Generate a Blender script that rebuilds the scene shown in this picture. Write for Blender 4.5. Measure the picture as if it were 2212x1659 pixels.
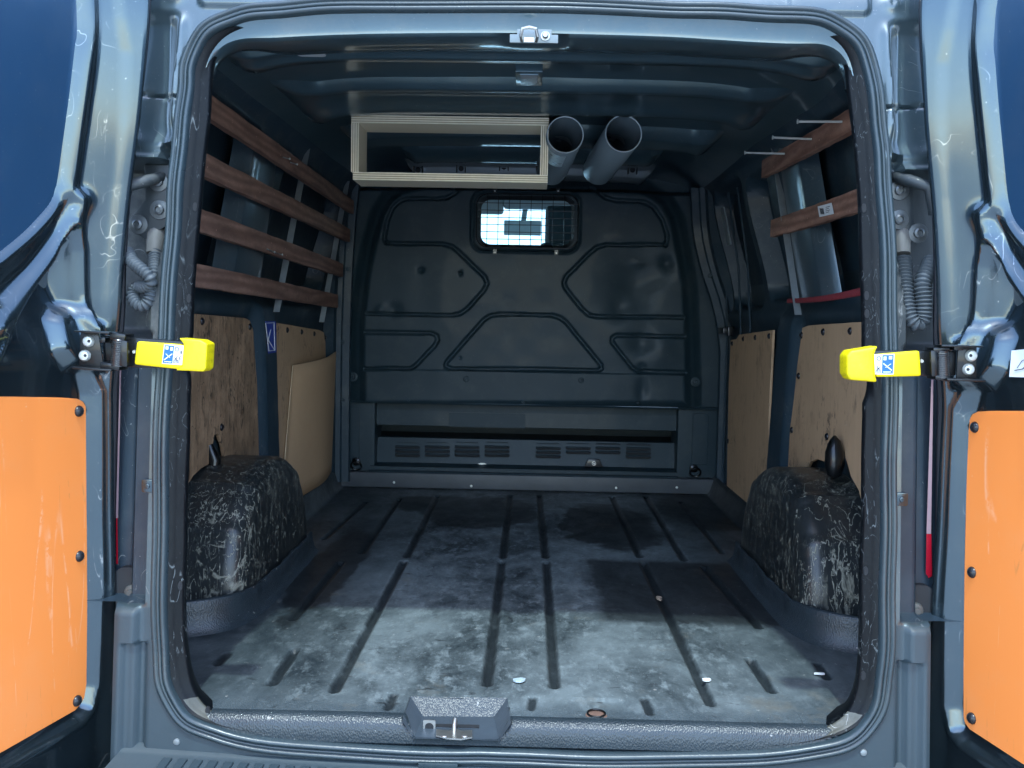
import bpy, bmesh, math, random
import numpy as np
from mathutils import Vector, Matrix
R = math.radians
random.seed(4); np.random.seed(4)
scene = bpy.context.scene
for o in list(bpy.data.objects): bpy.data.objects.remove(o)

# ------------------------------------------------------------------ camera
CAM = (0.014, -1.87, 0.77)
YAW, PITCH, ROLL = R(0.97), R(-3.9), R(1.08)
FPX = 940.0
def _cross(a, b): return (a[1]*b[2]-a[2]*b[1], a[2]*b[0]-a[0]*b[2], a[0]*b[1]-a[1]*b[0])
cf = (-math.sin(YAW)*math.cos(PITCH), math.cos(YAW)*math.cos(PITCH), math.sin(PITCH))
_r0 = (math.cos(YAW), math.sin(YAW), 0.0)
_u0 = _cross(_r0, cf)
cr = tuple(math.cos(ROLL)*a+math.sin(ROLL)*b for a, b in zip(_r0, _u0))
cu = tuple(-math.sin(ROLL)*a+math.cos(ROLL)*b for a, b in zip(_r0, _u0))
cam_d = bpy.data.cameras.new('camera'); cam = bpy.data.objects.new('camera', cam_d)
scene.collection.objects.link(cam); scene.camera = cam
cam_d.sensor_width = 36; cam_d.lens = 36*FPX/1024; cam_d.clip_start = 0.02; cam_d.clip_end = 400
cam.matrix_world = Matrix(((cr[0], cu[0], -cf[0], CAM[0]), (cr[1], cu[1], -cf[1], CAM[1]),
                           (cr[2], cu[2], -cf[2], CAM[2]), (0, 0, 0, 1)))
# ------------------------------------------------------------------ sky, sun, exposure
SUN_EL = R(67)
w = bpy.data.worlds.new('World'); scene.world = w; w.use_nodes = True
nt = w.node_tree; nt.nodes.clear()
sky = nt.nodes.new('ShaderNodeTexSky'); sky.sky_type = 'NISHITA'; sky.sun_disc = False
sky.sun_elevation = SUN_EL; sky.sun_rotation = R(180); sky.air_density = 1.0; sky.dust_density = 0.8; sky.ozone_density = 1.0
bg = nt.nodes.new('ShaderNodeBackground'); bg.inputs['Strength'].default_value = 0.15
wo = nt.nodes.new('ShaderNodeOutputWorld')
nt.links.new(sky.outputs[0], bg.inputs[0]); nt.links.new(bg.outputs[0], wo.inputs[0])
sd = bpy.data.lights.new('sun', 'SUN'); sd.energy = 0.55; sd.angle = R(1.5); sd.color = (0.80, 1.0, 1.0)
so = bpy.data.objects.new('sun', sd); scene.collection.objects.link(so)
so.rotation_euler = (R(90)-SUN_EL, 0, 0)     # light comes from behind the camera (-Y) and above
so.location = (0, -3, 6)
scene.view_settings.view_transform = 'Standard'; scene.view_settings.look = 'None'
scene.view_settings.exposure = 2.6; scene.view_settings.gamma = 1.0
scene.render.engine = 'CYCLES'
scene.cycles.max_bounces = 10; scene.cycles.diffuse_bounces = 8; scene.cycles.glossy_bounces = 4

# ------------------------------------------------------------------ helpers
# photo overview pixels (2212 wide) -> rays from the camera, met with a real plane of the van
K = 1024/2212.0
def ray(ox, oy):
    a = (ox-1106)*K/FPX; b = -(oy-829.5)*K/FPX
    return tuple(cf[i]+a*cr[i]+b*cu[i] for i in range(3))
def hit(ox, oy, ax, v):
    d = ray(ox, oy); t = (v-CAM[ax])/d[ax]
    return tuple(CAM[i]+t*d[i] for i in range(3))
def atY(ox, oy, v): p = hit(ox, oy, 1, v); return (p[0], p[2])
def atX(ox, oy, v): p = hit(ox, oy, 0, v); return (p[1], p[2])
def atZ(ox, oy, v=0): p = hit(ox, oy, 2, v); return (p[0], p[1])

VO = (0.0, 1.2, -0.62)      # base of the van
ORIG = {}
def link(o, parent, origin):
    scene.collection.objects.link(o)
    ORIG[o.name] = origin
    if parent is not None:
        po = ORIG[parent.name]; o.parent = parent
        o.location = tuple(origin[i]-po[i] for i in range(3))
    else: o.location = origin
def tag(o, label=None, cat=None, group=None, kind=None):
    if label: o['label'] = label
    if cat: o['category'] = cat
    if group: o['group'] = group
    if kind: o['kind'] = kind
    return o
def empty(name, loc, label, cat, group=None):
    o = bpy.data.objects.new(name, None); o.empty_display_size = .1
    link(o, None, loc); return tag(o, label, cat, group)
def mobj(name, V, F, mats, parent=None, origin=None, smooth=True, fm=None, sharp=None):
    if origin is None: origin = ORIG[parent.name] if parent is not None else (0, 0, 0)
    V = np.asarray(V, dtype=float)-np.array(origin)
    me = bpy.data.meshes.new(name); me.from_pydata(V.tolist(), [], [list(map(int, f)) for f in F] if not isinstance(F, list) else F)
    if not isinstance(mats, (list, tuple)): mats = [mats]
    for m in mats: me.materials.append(m)
    if fm is not None: me.polygons.foreach_set('material_index', fm)
    me.polygons.foreach_set('use_smooth', [smooth]*len(me.polygons))
    me.validate(); me.update()
    if smooth and sharp: me.set_sharp_from_angle(angle=R(sharp))
    o = bpy.data.objects.new(name, me); link(o, parent, origin); return o
def inst(name, src, parent, loc, rot=None, scale=None):
    o = bpy.data.objects.new(name, src.data if hasattr(src, 'data') else src)
    link(o, parent, tuple(loc))
    if rot is not None: o.rotation_euler = rot
    if scale is not None: o.scale = scale
    return o

class MB:
    def __init__(s): s.V = []; s.F = []; s.M = []
    def add(s, V, F, m=0):
        n = len(s.V); s.V += [tuple(v) for v in V]; s.F += [[i+n for i in f] for f in F]; s.M += [m]*len(F); return s
    def box(s, x0, x1, y0, y1, z0, z1, m=0):
        V = [(x, y, z) for x in (x0, x1) for y in (y0, y1) for z in (z0, z1)]
        return s.add(V, [(0,1,3,2),(4,6,7,5),(0,4,5,1),(2,3,7,6),(0,2,6,4),(1,5,7,3)], m)
    def obox(s, a, b, wv, hv, w, h, m=0):
        """bar from a to b with half-axes wv*w/2, hv*h/2"""
        a, b, wv, hv = map(Vector, (a, b, wv, hv)); wv = wv.normalized()*w/2; hv = hv.normalized()*h/2
        V = [p+i*wv+j*hv for p in (a, b) for i in (-1, 1) for j in (-1, 1)]
        return s.add(V, [(0,1,3,2),(4,6,7,5),(0,4,5,1),(2,3,7,6),(0,2,6,4),(1,5,7,3)], m)
    def tube(s, pts, r, n=10, m=0, caps=True, closed=False):
        pts = [Vector(p) for p in pts]; N = len(pts); rs = r if isinstance(r, (list, tuple)) else [r]*N
        rings = []; up = Vector((0.123, 0.31, 0.94)); prev = None
        for i, p in enumerate(pts):
            t = (pts[(i+1) % N]-pts[i-1]) if closed else (pts[min(i+1, N-1)]-pts[max(i-1, 0)])
            t.normalize()
            if prev is None: a = t.cross(up).normalized()
            else: a = (prev-t*prev.dot(t)).normalized()
            prev = a; b = t.cross(a)
            rings.append([p+(a*math.cos(2*math.pi*k/n)+b*math.sin(2*math.pi*k/n))*rs[i] for k in range(n)])
        V = [v for g in rings for v in g]; F = []
        for i in range(N if closed else N-1):
            j = (i+1) % N
            for k in range(n): F.append((i*n+k, i*n+(k+1) % n, j*n+(k+1) % n, j*n+k))
        if caps and not closed: F += [tuple(range(n))[::-1], tuple((N-1)*n+k for k in range(n))]
        return s.add(V, F, m)
    def lathe(s, c, axis, prof, n=20, m=0):
        """prof: (radius, height along axis)"""
        ax = Vector(axis).normalized(); a = ax.orthogonal().normalized(); b = ax.cross(a); c = Vector(c)
        V = []; F = []
        for r, h in prof:
            for k in range(n):
                t = 2*math.pi*k/n; V.append(c+ax*h+(a*math.cos(t)+b*math.sin(t))*r)
        for i in range(len(prof)-1):
            for k in range(n): F.append((i*n+k, i*n+(k+1) % n, (i+1)*n+(k+1) % n, (i+1)*n+k))
        F.append(tuple(range(n))[::-1]); F.append(tuple((len(prof)-1)*n+k for k in range(n)))
        return s.add(V, F, m)
    def prism(s, poly, f, m=0):
        """poly: 2d points; f(p, t) -> 3d for t=0 (front) and t=1 (back)"""
        n = len(poly); V = [f(p, 0) for p in poly]+[f(p, 1) for p in poly]
        return s.add(V, [tuple(range(n)), tuple(range(2*n-1, n-1, -1))]+[(i, i+n, (i+1) % n+n, (i+1) % n) for i in range(n)], m)
    def build(s, name, mats, parent=None, smooth=False, sharp=None, bevel=0, seg=2, origin=None):
        o = mobj(name, s.V, s.F, mats, parent, smooth=smooth, fm=s.M, origin=origin)
        if bevel:
            bm = bmesh.new(); bm.from_mesh(o.data)
            es = [e for e in bm.edges if len(e.link_faces) == 2 and e.calc_face_angle(0) > R(30)]
            bmesh.ops.bevel(bm, geom=es, offset=bevel, segments=seg, profile=.6, affect='EDGES', clamp_overlap=True)
            bmesh.ops.recalc_face_normals(bm, faces=bm.faces)
            bm.to_mesh(o.data); bm.free()
            o.data.polygons.foreach_set('use_smooth', [True]*len(o.data.polygons)); o.data.set_sharp_from_angle(angle=R(sharp or 40))
        else:
            bm = bmesh.new(); bm.from_mesh(o.data); bmesh.ops.recalc_face_normals(bm, faces=bm.faces); bm.to_mesh(o.data); bm.free()
            if smooth: o.data.set_sharp_from_angle(angle=R(sharp or 40))
        return o

def surf(name, U, V, f, mats, parent=None, mask=None, smooth=True, flip=False, sharp=None, fmat=None):
    UU, VV = np.meshgrid(U, V, indexing='ij'); P = f(UU, VV); P = np.stack(P, -1).reshape(-1, 3)
    nu, nv = len(U), len(V)
    i, j = np.meshgrid(np.arange(nu-1), np.arange(nv-1), indexing='ij')
    a = (i*nv+j); F = np.stack([a, a+nv, a+nv+1, a+1], -1).reshape(-1, 4)
    uc = (UU[:-1, :-1]+UU[1:, 1:])/2; vc = (VV[:-1, :-1]+VV[1:, 1:])/2
    if mask is not None: F = F[mask(uc, vc).reshape(-1)]
    if flip: F = F[:, ::-1]
    used = np.unique(F); remap = -np.ones(len(P), dtype=int); remap[used] = np.arange(len(used))
    F = remap[F]; P = P[used]
    return mobj(name, P, F.tolist(), mats, parent, smooth=smooth, sharp=sharp)

def seg_dist(X, Y, pts, closed=False):
    d = np.full(X.shape, 1e9); pts = list(pts)
    if closed: pts = pts+[pts[0]]
    for (x0, y0), (x1, y1) in zip(pts[:-1], pts[1:]):
        dx, dy = x1-x0, y1-y0; L = dx*dx+dy*dy+1e-12
        t = np.clip(((X-x0)*dx+(Y-y0)*dy)/L, 0, 1)
        d = np.minimum(d, np.hypot(X-x0-t*dx, Y-y0-t*dy))
    return d
def inside(X, Y, pts):
    c = np.zeros(X.shape, bool); n = len(pts)
    for i in range(n):
        x0, y0 = pts[i]; x1, y1 = pts[(i+1) % n]
        if y0 == y1: continue
        m = ((y0 > Y) != (y1 > Y)) & (X < (x1-x0)*(Y-y0)/(y1-y0)+x0)
        c ^= m
    return c
def sdf(X, Y, pts):
    d = seg_dist(X, Y, pts, True); return np.where(inside(X, Y, pts), -d, d)
def sst(a, b, x):
    t = np.clip((x-a)/(b-a), 0, 1); return t*t*(3-2*t)
def rr(x0, x1, y0, y1, r, n=5):
    P = []
    for cx, cy, a in ((x1-r, y0+r, -90), (x1-r, y1-r, 0), (x0+r, y1-r, 90), (x0+r, y0+r, 180)):
        for k in range(n+1):
            t = R(a+90*k/n); P.append((cx+r*math.cos(t), cy+r*math.sin(t)))
    return P
def smooth_path(P, it=2, closed=False):
    for _ in range(it):
        Q = []; n = len(P)
        if not closed: Q.append(P[0])
        for i in range(n if closed else n-1):
            a, b = P[i], P[(i+1) % n]
            Q.append(tuple(.75*u+.25*v for u, v in zip(a, b))); Q.append(tuple(.25*u+.75*v for u, v in zip(a, b)))
        if not closed: Q.append(P[-1])
        P = Q
    return P
def vnoise(X, Y, s, seed=0):
    rs = np.random.RandomState(seed); G = rs.rand(64, 64)
    x = X*s; y = Y*s; xi = np.floor(x).astype(int); yi = np.floor(y).astype(int); fx = x-xi; fy = y-yi
    fx = fx*fx*(3-2*fx); fy = fy*fy*(3-2*fy)
    g = lambda a, b: G[a % 64, b % 64]
    return (g(xi, yi)*(1-fx)+g(xi+1, yi)*fx)*(1-fy)+(g(xi, yi+1)*(1-fx)+g(xi+1, yi+1)*fx)*fy-.5

# ------------------------------------------------------------------ materials
class NM:
    def __init__(s, name):
        s.m = bpy.data.materials.new(name); s.m.use_nodes = True; s.t = s.m.node_tree
        s.b = s.t.nodes['Principled BSDF']; s.tc = s.t.nodes.new('ShaderNodeTexCoord')
    def n(s, typ, **k):
        x = s.t.nodes.new(typ)
        for a, v in k.items():
            if a.startswith('_'): setattr(x, a[1:], v)
            else: x.inputs[a.replace('__', ' ')].default_value = v
        return x
    def l(s, a, b): s.t.links.new(a, b)
    def coord(s, scale=(1, 1, 1), rot=(0, 0, 0)):
        m = s.n('ShaderNodeMapping'); m.inputs['Scale'].default_value = scale; m.inputs['Rotation'].default_value = rot
        s.l(s.tc.outputs['Object'], m.inputs['Vector']); return m.outputs[0]
    def noise(s, scale, detail=4, rough=.55, dist=0, co=None, stretch=(1, 1, 1)):
        x = s.n('ShaderNodeTexNoise'); x.inputs['Scale'].default_value = scale; x.inputs['Detail'].default_value = detail
        x.inputs['Roughness'].default_value = rough; x.inputs['Distortion'].default_value = dist
        s.l(co or s.coord(stretch), x.inputs['Vector']); return x.outputs['Fac']
    def ramp(s, fac, stops, interp='LINEAR'):
        r = s.n('ShaderNodeValToRGB'); e = r.color_ramp.elements; r.color_ramp.interpolation = interp
        while len(e) < len(stops): e.new(.5)
        for el, (p, c) in zip(e, stops):
            el.position = p; el.color = (c, c, c, 1) if isinstance(c, (int, float)) else (*c, 1)
        s.l(fac, r.inputs[0]); return r.outputs[0]
    def mix(s, fac, a, b, typ='MIX'):
        x = s.n('ShaderNodeMix'); x.data_type = 'RGBA'; x.blend_type = typ
        for v, i in ((fac, 0), (a, 6), (b, 7)):
            if isinstance(v, (int, float)): x.inputs[i].default_value = v if i == 0 else (v, v, v, 1)
            elif isinstance(v, tuple): x.inputs[i].default_value = (*v, 1)
            else: s.l(v, x.inputs[i])
        return x.outputs[2]
    def math(s, op, a, b=0.0):
        x = s.n('ShaderNodeMath'); x.operation = op
        for v, i in ((a, 0), (b, 1)):
            if isinstance(v, (int, float)): x.inputs[i].default_value = v
            else: s.l(v, x.inputs[i])
        return x.outputs[0]
    def scratch(s, scale, width=.006, dist=1.0, stretch=(1, 1, 1), mask_scale=3, lo=.5, hi=.6, detail=1.5, rot=(0, 0, 0)):
        """thin lines where a noise crosses its middle value, kept only in patches"""
        n = s.noise(scale, detail, .5, dist, co=s.coord(stretch, rot))
        a = s.math('ABSOLUTE', s.math('SUBTRACT', n, .5)); line = s.ramp(a, [(0, 1.0), (width, 0.0)])
        mk = s.ramp(s.noise(mask_scale, 2), [(lo, 0.0), (hi, 1.0)])
        brk = s.ramp(s.noise(scale*3.3, 4, .65), [(.44, 0.0), (.52, 1.0)])
        return s.math('MULTIPLY', s.math('MULTIPLY', line, brk), mk)
    def bump(s, h, strength=.3, dist=.002, prev=None):
        x = s.n('ShaderNodeBump'); x.inputs['Strength'].default_value = strength; x.inputs['Distance'].default_value = dist
        s.l(h, x.inputs['Height'])
        if prev is not None: s.l(prev, x.inputs['Normal'])
        s.l(x.outputs[0], s.b.inputs['Normal']); return x.outputs[0]
    def set(s, **k):
        for a, v in k.items():
            i = s.b.inputs[a.replace('__', ' ')]
            if hasattr(v, 'is_linked') or hasattr(v, 'links'): s.l(v, i)
            elif isinstance(v, tuple): i.default_value = (*v, 1) if len(v) == 3 else v
            else: i.default_value = v
        return s.m
def plain(name, col, rough=.5, metal=0, var=.15, scale=30, bump=0, coat=0, spec=.5):
    M = NM(name); n = M.noise(scale, 4)
    c = M.mix(n, tuple(v*(1-var) for v in col), tuple(min(1, v*(1+var)) for v in col))
    M.set(Base__Color=c, Metallic=metal, Roughness=M.ramp(M.noise(scale*.4, 3), [(.3, max(.02, rough-.06)), (.7, min(1, rough+.08))]))
    M.b.inputs['Coat Weight'].default_value = coat; M.b.inputs['Coat Roughness'].default_value = .06
    M.b.inputs['Specular IOR Level'].default_value = spec
    if bump: M.bump(M.noise(scale*6, 3), .5, bump)
    return M.m
def body_paint(name, base, scr=.5, rough=.38, metal=.55, flake=True, dirt=0.25, coat=1.0, sl=.55):
    M = NM(name)
    col = M.mix(M.noise(6, 5), tuple(v*.9 for v in base), tuple(v*1.1 for v in base))
    if dirt: col = M.mix(M.math('MULTIPLY', M.ramp(M.noise(9, 8, .7), [(.5, 0.0), (.75, 1.0)]), dirt), col, (.20, .20, .18))
    s1 = M.scratch(9, .004, 1.5, mask_scale=7, lo=sl, hi=sl+.08); s2 = M.scratch(22, .006, .6, (1, 1, .25), 5, sl+.02, sl+.1)
    s = M.math('MULTIPLY', M.math('MAXIMUM', s1, s2), scr)
    sp = M.math('MULTIPLY', M.ramp(M.noise(160, 2), [(.73, 0.0), (.76, 1.0)]), scr)
    s = M.math('MAXIMUM', s, sp)
    col = M.mix(s, col, (.55, .56, .55))
    M.set(Base__Color=col, Metallic=metal, Roughness=rough)
    M.b.inputs['Coat Weight'].default_value = coat; M.b.inputs['Coat Roughness'].default_value = .09
    b = M.bump(M.noise(5, 2), .35, .006); M.bump(M.noise(260, 2), .08, .0006, b)
    return M.m

PAINT = body_paint('paint_grey_metallic', (.055, .084, .098), scr=.45)
PAINT_IN = body_paint('paint_inside_satin', (.020, .040, .056), scr=.25, rough=.5, metal=.0, coat=.05, sl=.6)
PAINT_ROOF = body_paint('paint_roof_inside', (.075, .130, .160), scr=.25, rough=.30, sl=.62)
PAINT_DOOR = body_paint('paint_door_inner', (.040, .066, .082), scr=.45, rough=.22, metal=.85, dirt=.08)
PANEL_BLUE = body_paint('upper_panel_blue', (.015, .054, .112), scr=.12, rough=.4, metal=.1, coat=.25, dirt=.05, sl=.68)  # blue base colour of the upper door panels
BULK = body_paint('paint_bulkhead', (.020, .040, .052), scr=.14, rough=.50, metal=.0, coat=.04, dirt=.12, sl=.68)
for m_q in (PAINT_IN, BULK): m_q.node_tree.nodes['Principled BSDF'].inputs['Specular IOR Level'].default_value = .3
BLACKM = plain('black_metal', (.004, .005, .006), .35, .3, bump=.0008, coat=.3)
DARK = plain('dark_void', (.012, .014, .017), .8)
STEEL = plain('worn_steel', (.42, .42, .40), .35, .9, .3, 60)
GALV = plain('galvanised_steel', (.36, .40, .42), .4, .8, .25, 40)
SCREW = plain('pale_screw_head', (.62, .64, .60), .35, .4)
SEAL = plain('seal_rubber', (.028, .044, .053), .30, 0, .25, 25, .0006)
HOSE = plain('gaiter_rubber', (.055, .068, .078), .6, 0, .3, 30)
BUMP = plain('bumper_plastic', (.030, .048, .060), .5, 0, .12, 12, .0007)
PVC = plain('grey_pvc', (.17, .22, .25), .22, 0, .08, 8)
TAPE = plain('foil_tape', (.55, .68, .74), .3, .3, .25, 60, .002)
RED = plain('red_lens', (.30, .006, .018), .2, 0, .1)
CLEAR = plain('clear_lens_edge', (.28, .19, .21), .2, 0, .1)
REDW = plain('red_webbing', (.26, .03, .04), .75, 0, .4, 120, .002)
WHITE = plain('white_plastic', (.75, .76, .75), .4)
WALLW = plain('white_render_wall', (.78, .80, .80), .7, 0, .05, 3)
CONC = plain('concrete_ground', (.42, .42, .41), .9, 0, .2, 3, .002)
DRIVET = plain('black_rivet', (.014, .015, .018), .28, 0)

def m_black_scr():
    M = NM('black_trim_scratched')
    s = M.scratch(24, .006, .8, (1, 1, .2), 8, .5, .6); s2 = M.scratch(45, .010, 1.0, (1, 1, .4), 7, .5, .6)
    sp = M.ramp(M.noise(150, 4, .7, 0, stretch=(1, 1, .3)), [(.66, 0.0), (.71, 1.0)])
    s = M.math('MAXIMUM', M.math('MAXIMUM', s, s2), M.math('MULTIPLY', sp, .45))
    M.set(Base__Color=M.mix(M.math('MULTIPLY', s, .55), (.0022, .0035, .005), (.22, .25, .26)), Roughness=M.mix(s, .45, .7)); M.b.inputs['Specular IOR Level'].default_value = .22
    M.bump(M.noise(20, 4), .4, .004); return M.m
BSCR = m_black_scr()
def m_liner():
    M = NM('floor_liner_worn')
    n1 = M.noise(4.2, 9, .72, .3, stretch=(1, .6, 1)); n2 = M.noise(26, 8, .75, .2, stretch=(1, .55, 1))
    base = M.mix(M.ramp(n1, [(.36, 0.0), (.62, 1.0)]), (.016, .024, .028), (.150, .182, .190))
    base = M.mix(M.math('MULTIPLY', M.ramp(n2, [(.52, 0.0), (.68, 1.0)]), .75), base, (.24, .285, .295))
    base = M.mix(M.math('MULTIPLY', M.ramp(M.noise(120, 4, .7), [(.60, 0.0), (.70, 1.0)]), .45), base, (.30, .35, .36))
    # damp dark stains
    xyz = M.n('ShaderNodeSeparateXYZ'); M.l(M.tc.outputs['Object'], xyz.inputs[0])
    wob = M.noise(9, 4, .6)
    # darker towards the sides and along the very edge
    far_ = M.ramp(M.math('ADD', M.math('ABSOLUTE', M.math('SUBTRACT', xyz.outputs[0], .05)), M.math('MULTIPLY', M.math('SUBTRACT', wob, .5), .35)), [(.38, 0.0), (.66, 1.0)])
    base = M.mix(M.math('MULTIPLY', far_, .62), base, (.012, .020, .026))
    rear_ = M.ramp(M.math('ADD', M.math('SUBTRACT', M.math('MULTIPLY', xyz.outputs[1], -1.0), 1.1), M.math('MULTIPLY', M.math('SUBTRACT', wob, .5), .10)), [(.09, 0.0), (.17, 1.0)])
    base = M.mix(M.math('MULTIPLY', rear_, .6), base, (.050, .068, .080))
    def blob(cx, cy, rx, ry, soft=.16):
        a = M.math('DIVIDE', M.math('SUBTRACT', xyz.outputs[0], cx-VO[0]), rx); b = M.math('DIVIDE', M.math('SUBTRACT', xyz.outputs[1], cy-VO[1]), ry)
        d = M.math('SQRT', M.math('ADD', M.math('MULTIPLY', a, a), M.math('MULTIPLY', b, b)))
        d = M.math('ADD', d, M.math('MULTIPLY', M.math('SUBTRACT', wob, .5), 1.1))
        return M.ramp(d, [(.85, 1.0), (.85+soft, 0.0)])
    def rect(cx, cy, hx, hy, soft=.05):
        a = M.math('DIVIDE', M.math('ABSOLUTE', M.math('SUBTRACT', xyz.outputs[0], cx-VO[0])), hx)
        b = M.math('DIVIDE', M.math('ABSOLUTE', M.math('SUBTRACT', xyz.outputs[1], cy-VO[1])), hy)
        d = M.math('ADD', M.math('MAXIMUM', a, b), M.math('MULTIPLY', M.math('SUBTRACT', wob, .5), .25))
        return M.ramp(d, [(.86, 1.0), (.90+soft*2.2, 0.0)])
    st = blob(-.17, 1.86, .26, .34)
    for q in (blob(.34, 1.66, .20, .42), blob(-.35, 2.0, .2, .2), rect(.52, .82, .33, .34), blob(.75, 1.95, .2, .4), blob(-.58, .95, .09, .55, .6)):
        st = M.math('MAXIMUM', st, q)
    base = M.mix(M.math('MULTIPLY', st, .80), base, (.006, .008, .010))
    sc = M.scratch(5, .0035, 1.2, (1, .8, 1), 3, .46, .56); base = M.mix(M.math('MULTIPLY', sc, .85), base, (.008, .008, .009))
    sp = M.ramp(M.noise(85, 3, .6), [(.70, 0.0), (.735, 1.0)]); base = M.mix(M.math('MULTIPLY', sp, .6), base, (.36, .36, .34))
    dots = M.ramp(M.noise(28, 2, .5, .3, stretch=(.7, 1.6, 1)), [(.24, 1.0), (.31, 0.0)]); base = M.mix(M.math('MULTIPLY', dots, .75), base, (.010, .011, .013))
    tan = M.math('MULTIPLY', M.ramp(M.noise(5.5, 5, .7), [(.62, 0.0), (.72, 1.0)]), .25); base = M.mix(tan, base, (.22, .18, .12))
    at = M.n('ShaderNodeAttribute'); at.attribute_name = 'groove'
    fray = M.ramp(M.math('ADD', at.outputs['Fac'], M.math('MULTIPLY', M.math('SUBTRACT', M.noise(22, 7, .75), .5), 1.5)), [(.20, 0.0), (.85, 1.0)])
    base = M.mix(M.math('MULTIPLY', fray, .85), base, (.006, .009, .011))
    M.set(Base__Color=base, Roughness=M.ramp(n1, [(.3, .55), (.7, .30)]))
    v = M.n('ShaderNodeTexVoronoi'); v.inputs['Scale'].default_value = 240; M.l(M.coord(), v.inputs['Vector'])
    edge = M.ramp(M.math('SUBTRACT', M.math('ABSOLUTE', xyz.outputs[1]), 1.225), [(0, 0.0), (.03, 1.0)])
    b = M.bump(M.math('MULTIPLY', v.outputs['Distance'], M.math('ADD', M.math('MULTIPLY', edge, 1.0), .12)),   .4, .0022)
    M.bump(n2, .3, .002, b); return M.m
LINER = m_liner()
def m_lip():
    M = NM('liner_grain_edge')
    n = M.noise(7, 5, .6)
    c = M.mix(n, (.010, .016, .020), (.034, .048, .058)); c = M.mix(M.ramp(M.noise(60, 3), [(.70, 0.0), (.74, .6)]), c, (.4, .4, .38))
    M.set(Base__Color=c, Roughness=.34)
    v = M.n('ShaderNodeTexVoronoi'); v.inputs['Scale'].default_value = 330; v.inputs['Randomness'].default_value = 1; M.l(M.coord((1, 1, .6)), v.inputs['Vector'])
    M.bump(v.outputs['Distance'], .45, .0018); return M.m
LIP = m_lip()
def m_arch():
    M = NM('wheel_arch_plastic')
    st = (1.6, 1.0, .33)
    a = M.scratch(15, .011, .5, st, 3.2, .32, .50, 3); b = M.scratch(42, .022, .5, st, 4, .36, .52, 2)
    c = M.math('MULTIPLY', M.ramp(M.noise(95, 6, .75, 0, stretch=st), [(.62, 0.0), (.70, 1.0)]), M.ramp(M.noise(5, 4, .6), [(.48, .05), (.64, .9)]))
    d = M.scratch(5, .03, 2.2, (1, 1, .6), 2.0, .52, .6, 5)
    s = M.math('MAXIMUM', M.math('MAXIMUM', a, b), M.math('MULTIPLY', M.math('MAXIMUM', c, d), .7))
    base = M.mix(M.noise(6, 5), (.007, .009, .010), (.024, .029, .030))
    M.set(Base__Color=M.mix(M.math('MULTIPLY', s, .85), base, (.36, .36, .29)), Roughness=M.mix(s, .33, .5))
    b1 = M.bump(M.noise(7, 3, .5, 0, stretch=st), .35, .010); M.bump(s, .3, .002, b1); return M.m
ARCH = m_arch()
def m_ply(name, c0, c1, marks=.8, grain=(3, 3, .35), markc=(.045, .038, .03), amt=.5, rough=.6):
    M = NM(name)
    g = M.noise(14, 6, .65, .5, stretch=grain); g2 = M.noise(3, 4)
    c = M.mix(g, c0, c1); c = M.mix(M.math('MULTIPLY', g2, .5), c, tuple(v*.6 for v in c0))
    s = M.scratch(18, .018, .9, (1, 1, .25), 3.2, amt, amt+.1, 3); s2 = M.ramp(M.noise(64, 6, .72, .4, stretch=(1, 1, .20)), [(.55, 0.0), (.66, 1.0)])
    sm = M.ramp(M.noise(5.5, 4, .6), [(amt, 0.0), (amt+.22, 1.0)])
    c = M.mix(M.math('MULTIPLY', M.ramp(M.noise(11, 5, .7), [(amt+.05, 0.0), (amt+.3, 1.0)]), .55), c, tuple(v*.42 for v in c0))
    s = M.math('MAXIMUM', s, M.math('MULTIPLY', s2, sm))
    c = M.mix(M.math('MULTIPLY', s, marks), c, markc)
    sp = M.ramp(M.noise(60, 3), [(.72, 0.0), (.76, .8)]); c = M.mix(sp, c, (.45, .40, .30))
    M.set(Base__Color=c, Roughness=rough); M.bump(g, .25, .002); return M.m
PLY_L = m_ply('ply_scuffed', (.24, .145, .08), (.70, .46, .28), .95, grain=(2, 2, .35), markc=(.022, .017, .013), amt=.28)
PLY_R = m_ply('ply_clean', (.50, .325, .19), (.66, .44, .265), .85, amt=.48)
CARD = m_ply('cardboard_brown', (.58, .37, .21), (.64, .42, .24), .0, grain=(2, 2, 2), amt=.9, rough=.8)
CARDE = plain('cardboard_edge', (.5, .38, .24), .8)
def m_orange():
    M = NM('orange_film_ply')
    c = M.mix(M.noise(2.5, 3), (.90, .255, .052), (.93, .28, .062))
    s = M.math('MAXIMUM', M.scratch(9, .006, .15, (1, 1, .10), 5, .46, .56, 1, (0, .15, 0)), M.scratch(12, .008, .1, (1, 1, .12), 6, .50, .60, 1, (0, -.5, 0))); s2 = M.scratch(14, .010, .2, (1, 1, .14), 7, .54, .62, 1, (0, .4, 0))
    sp = M.ramp(M.noise(95, 3), [(.73, 0.0), (.755, 1.0)])
    c = M.mix(M.math('MULTIPLY', M.ramp(M.noise(3.5, 6, .7), [(.5, 0.0), (.75, 1.0)]), .22), c, (.80, .36, .16))
    c = M.mix(M.math('MULTIPLY', M.math('MAXIMUM', s, sp), .38), c, (.95, .62, .40))
    c = M.mix(M.math('MULTIPLY', s2, .35), c, (.40, .16, .05))
    M.set(Base__Color=c, Roughness=.45); M.bump(M.noise(4, 3), .15, .004); return M.m
ORANGE = m_orange()
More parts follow.
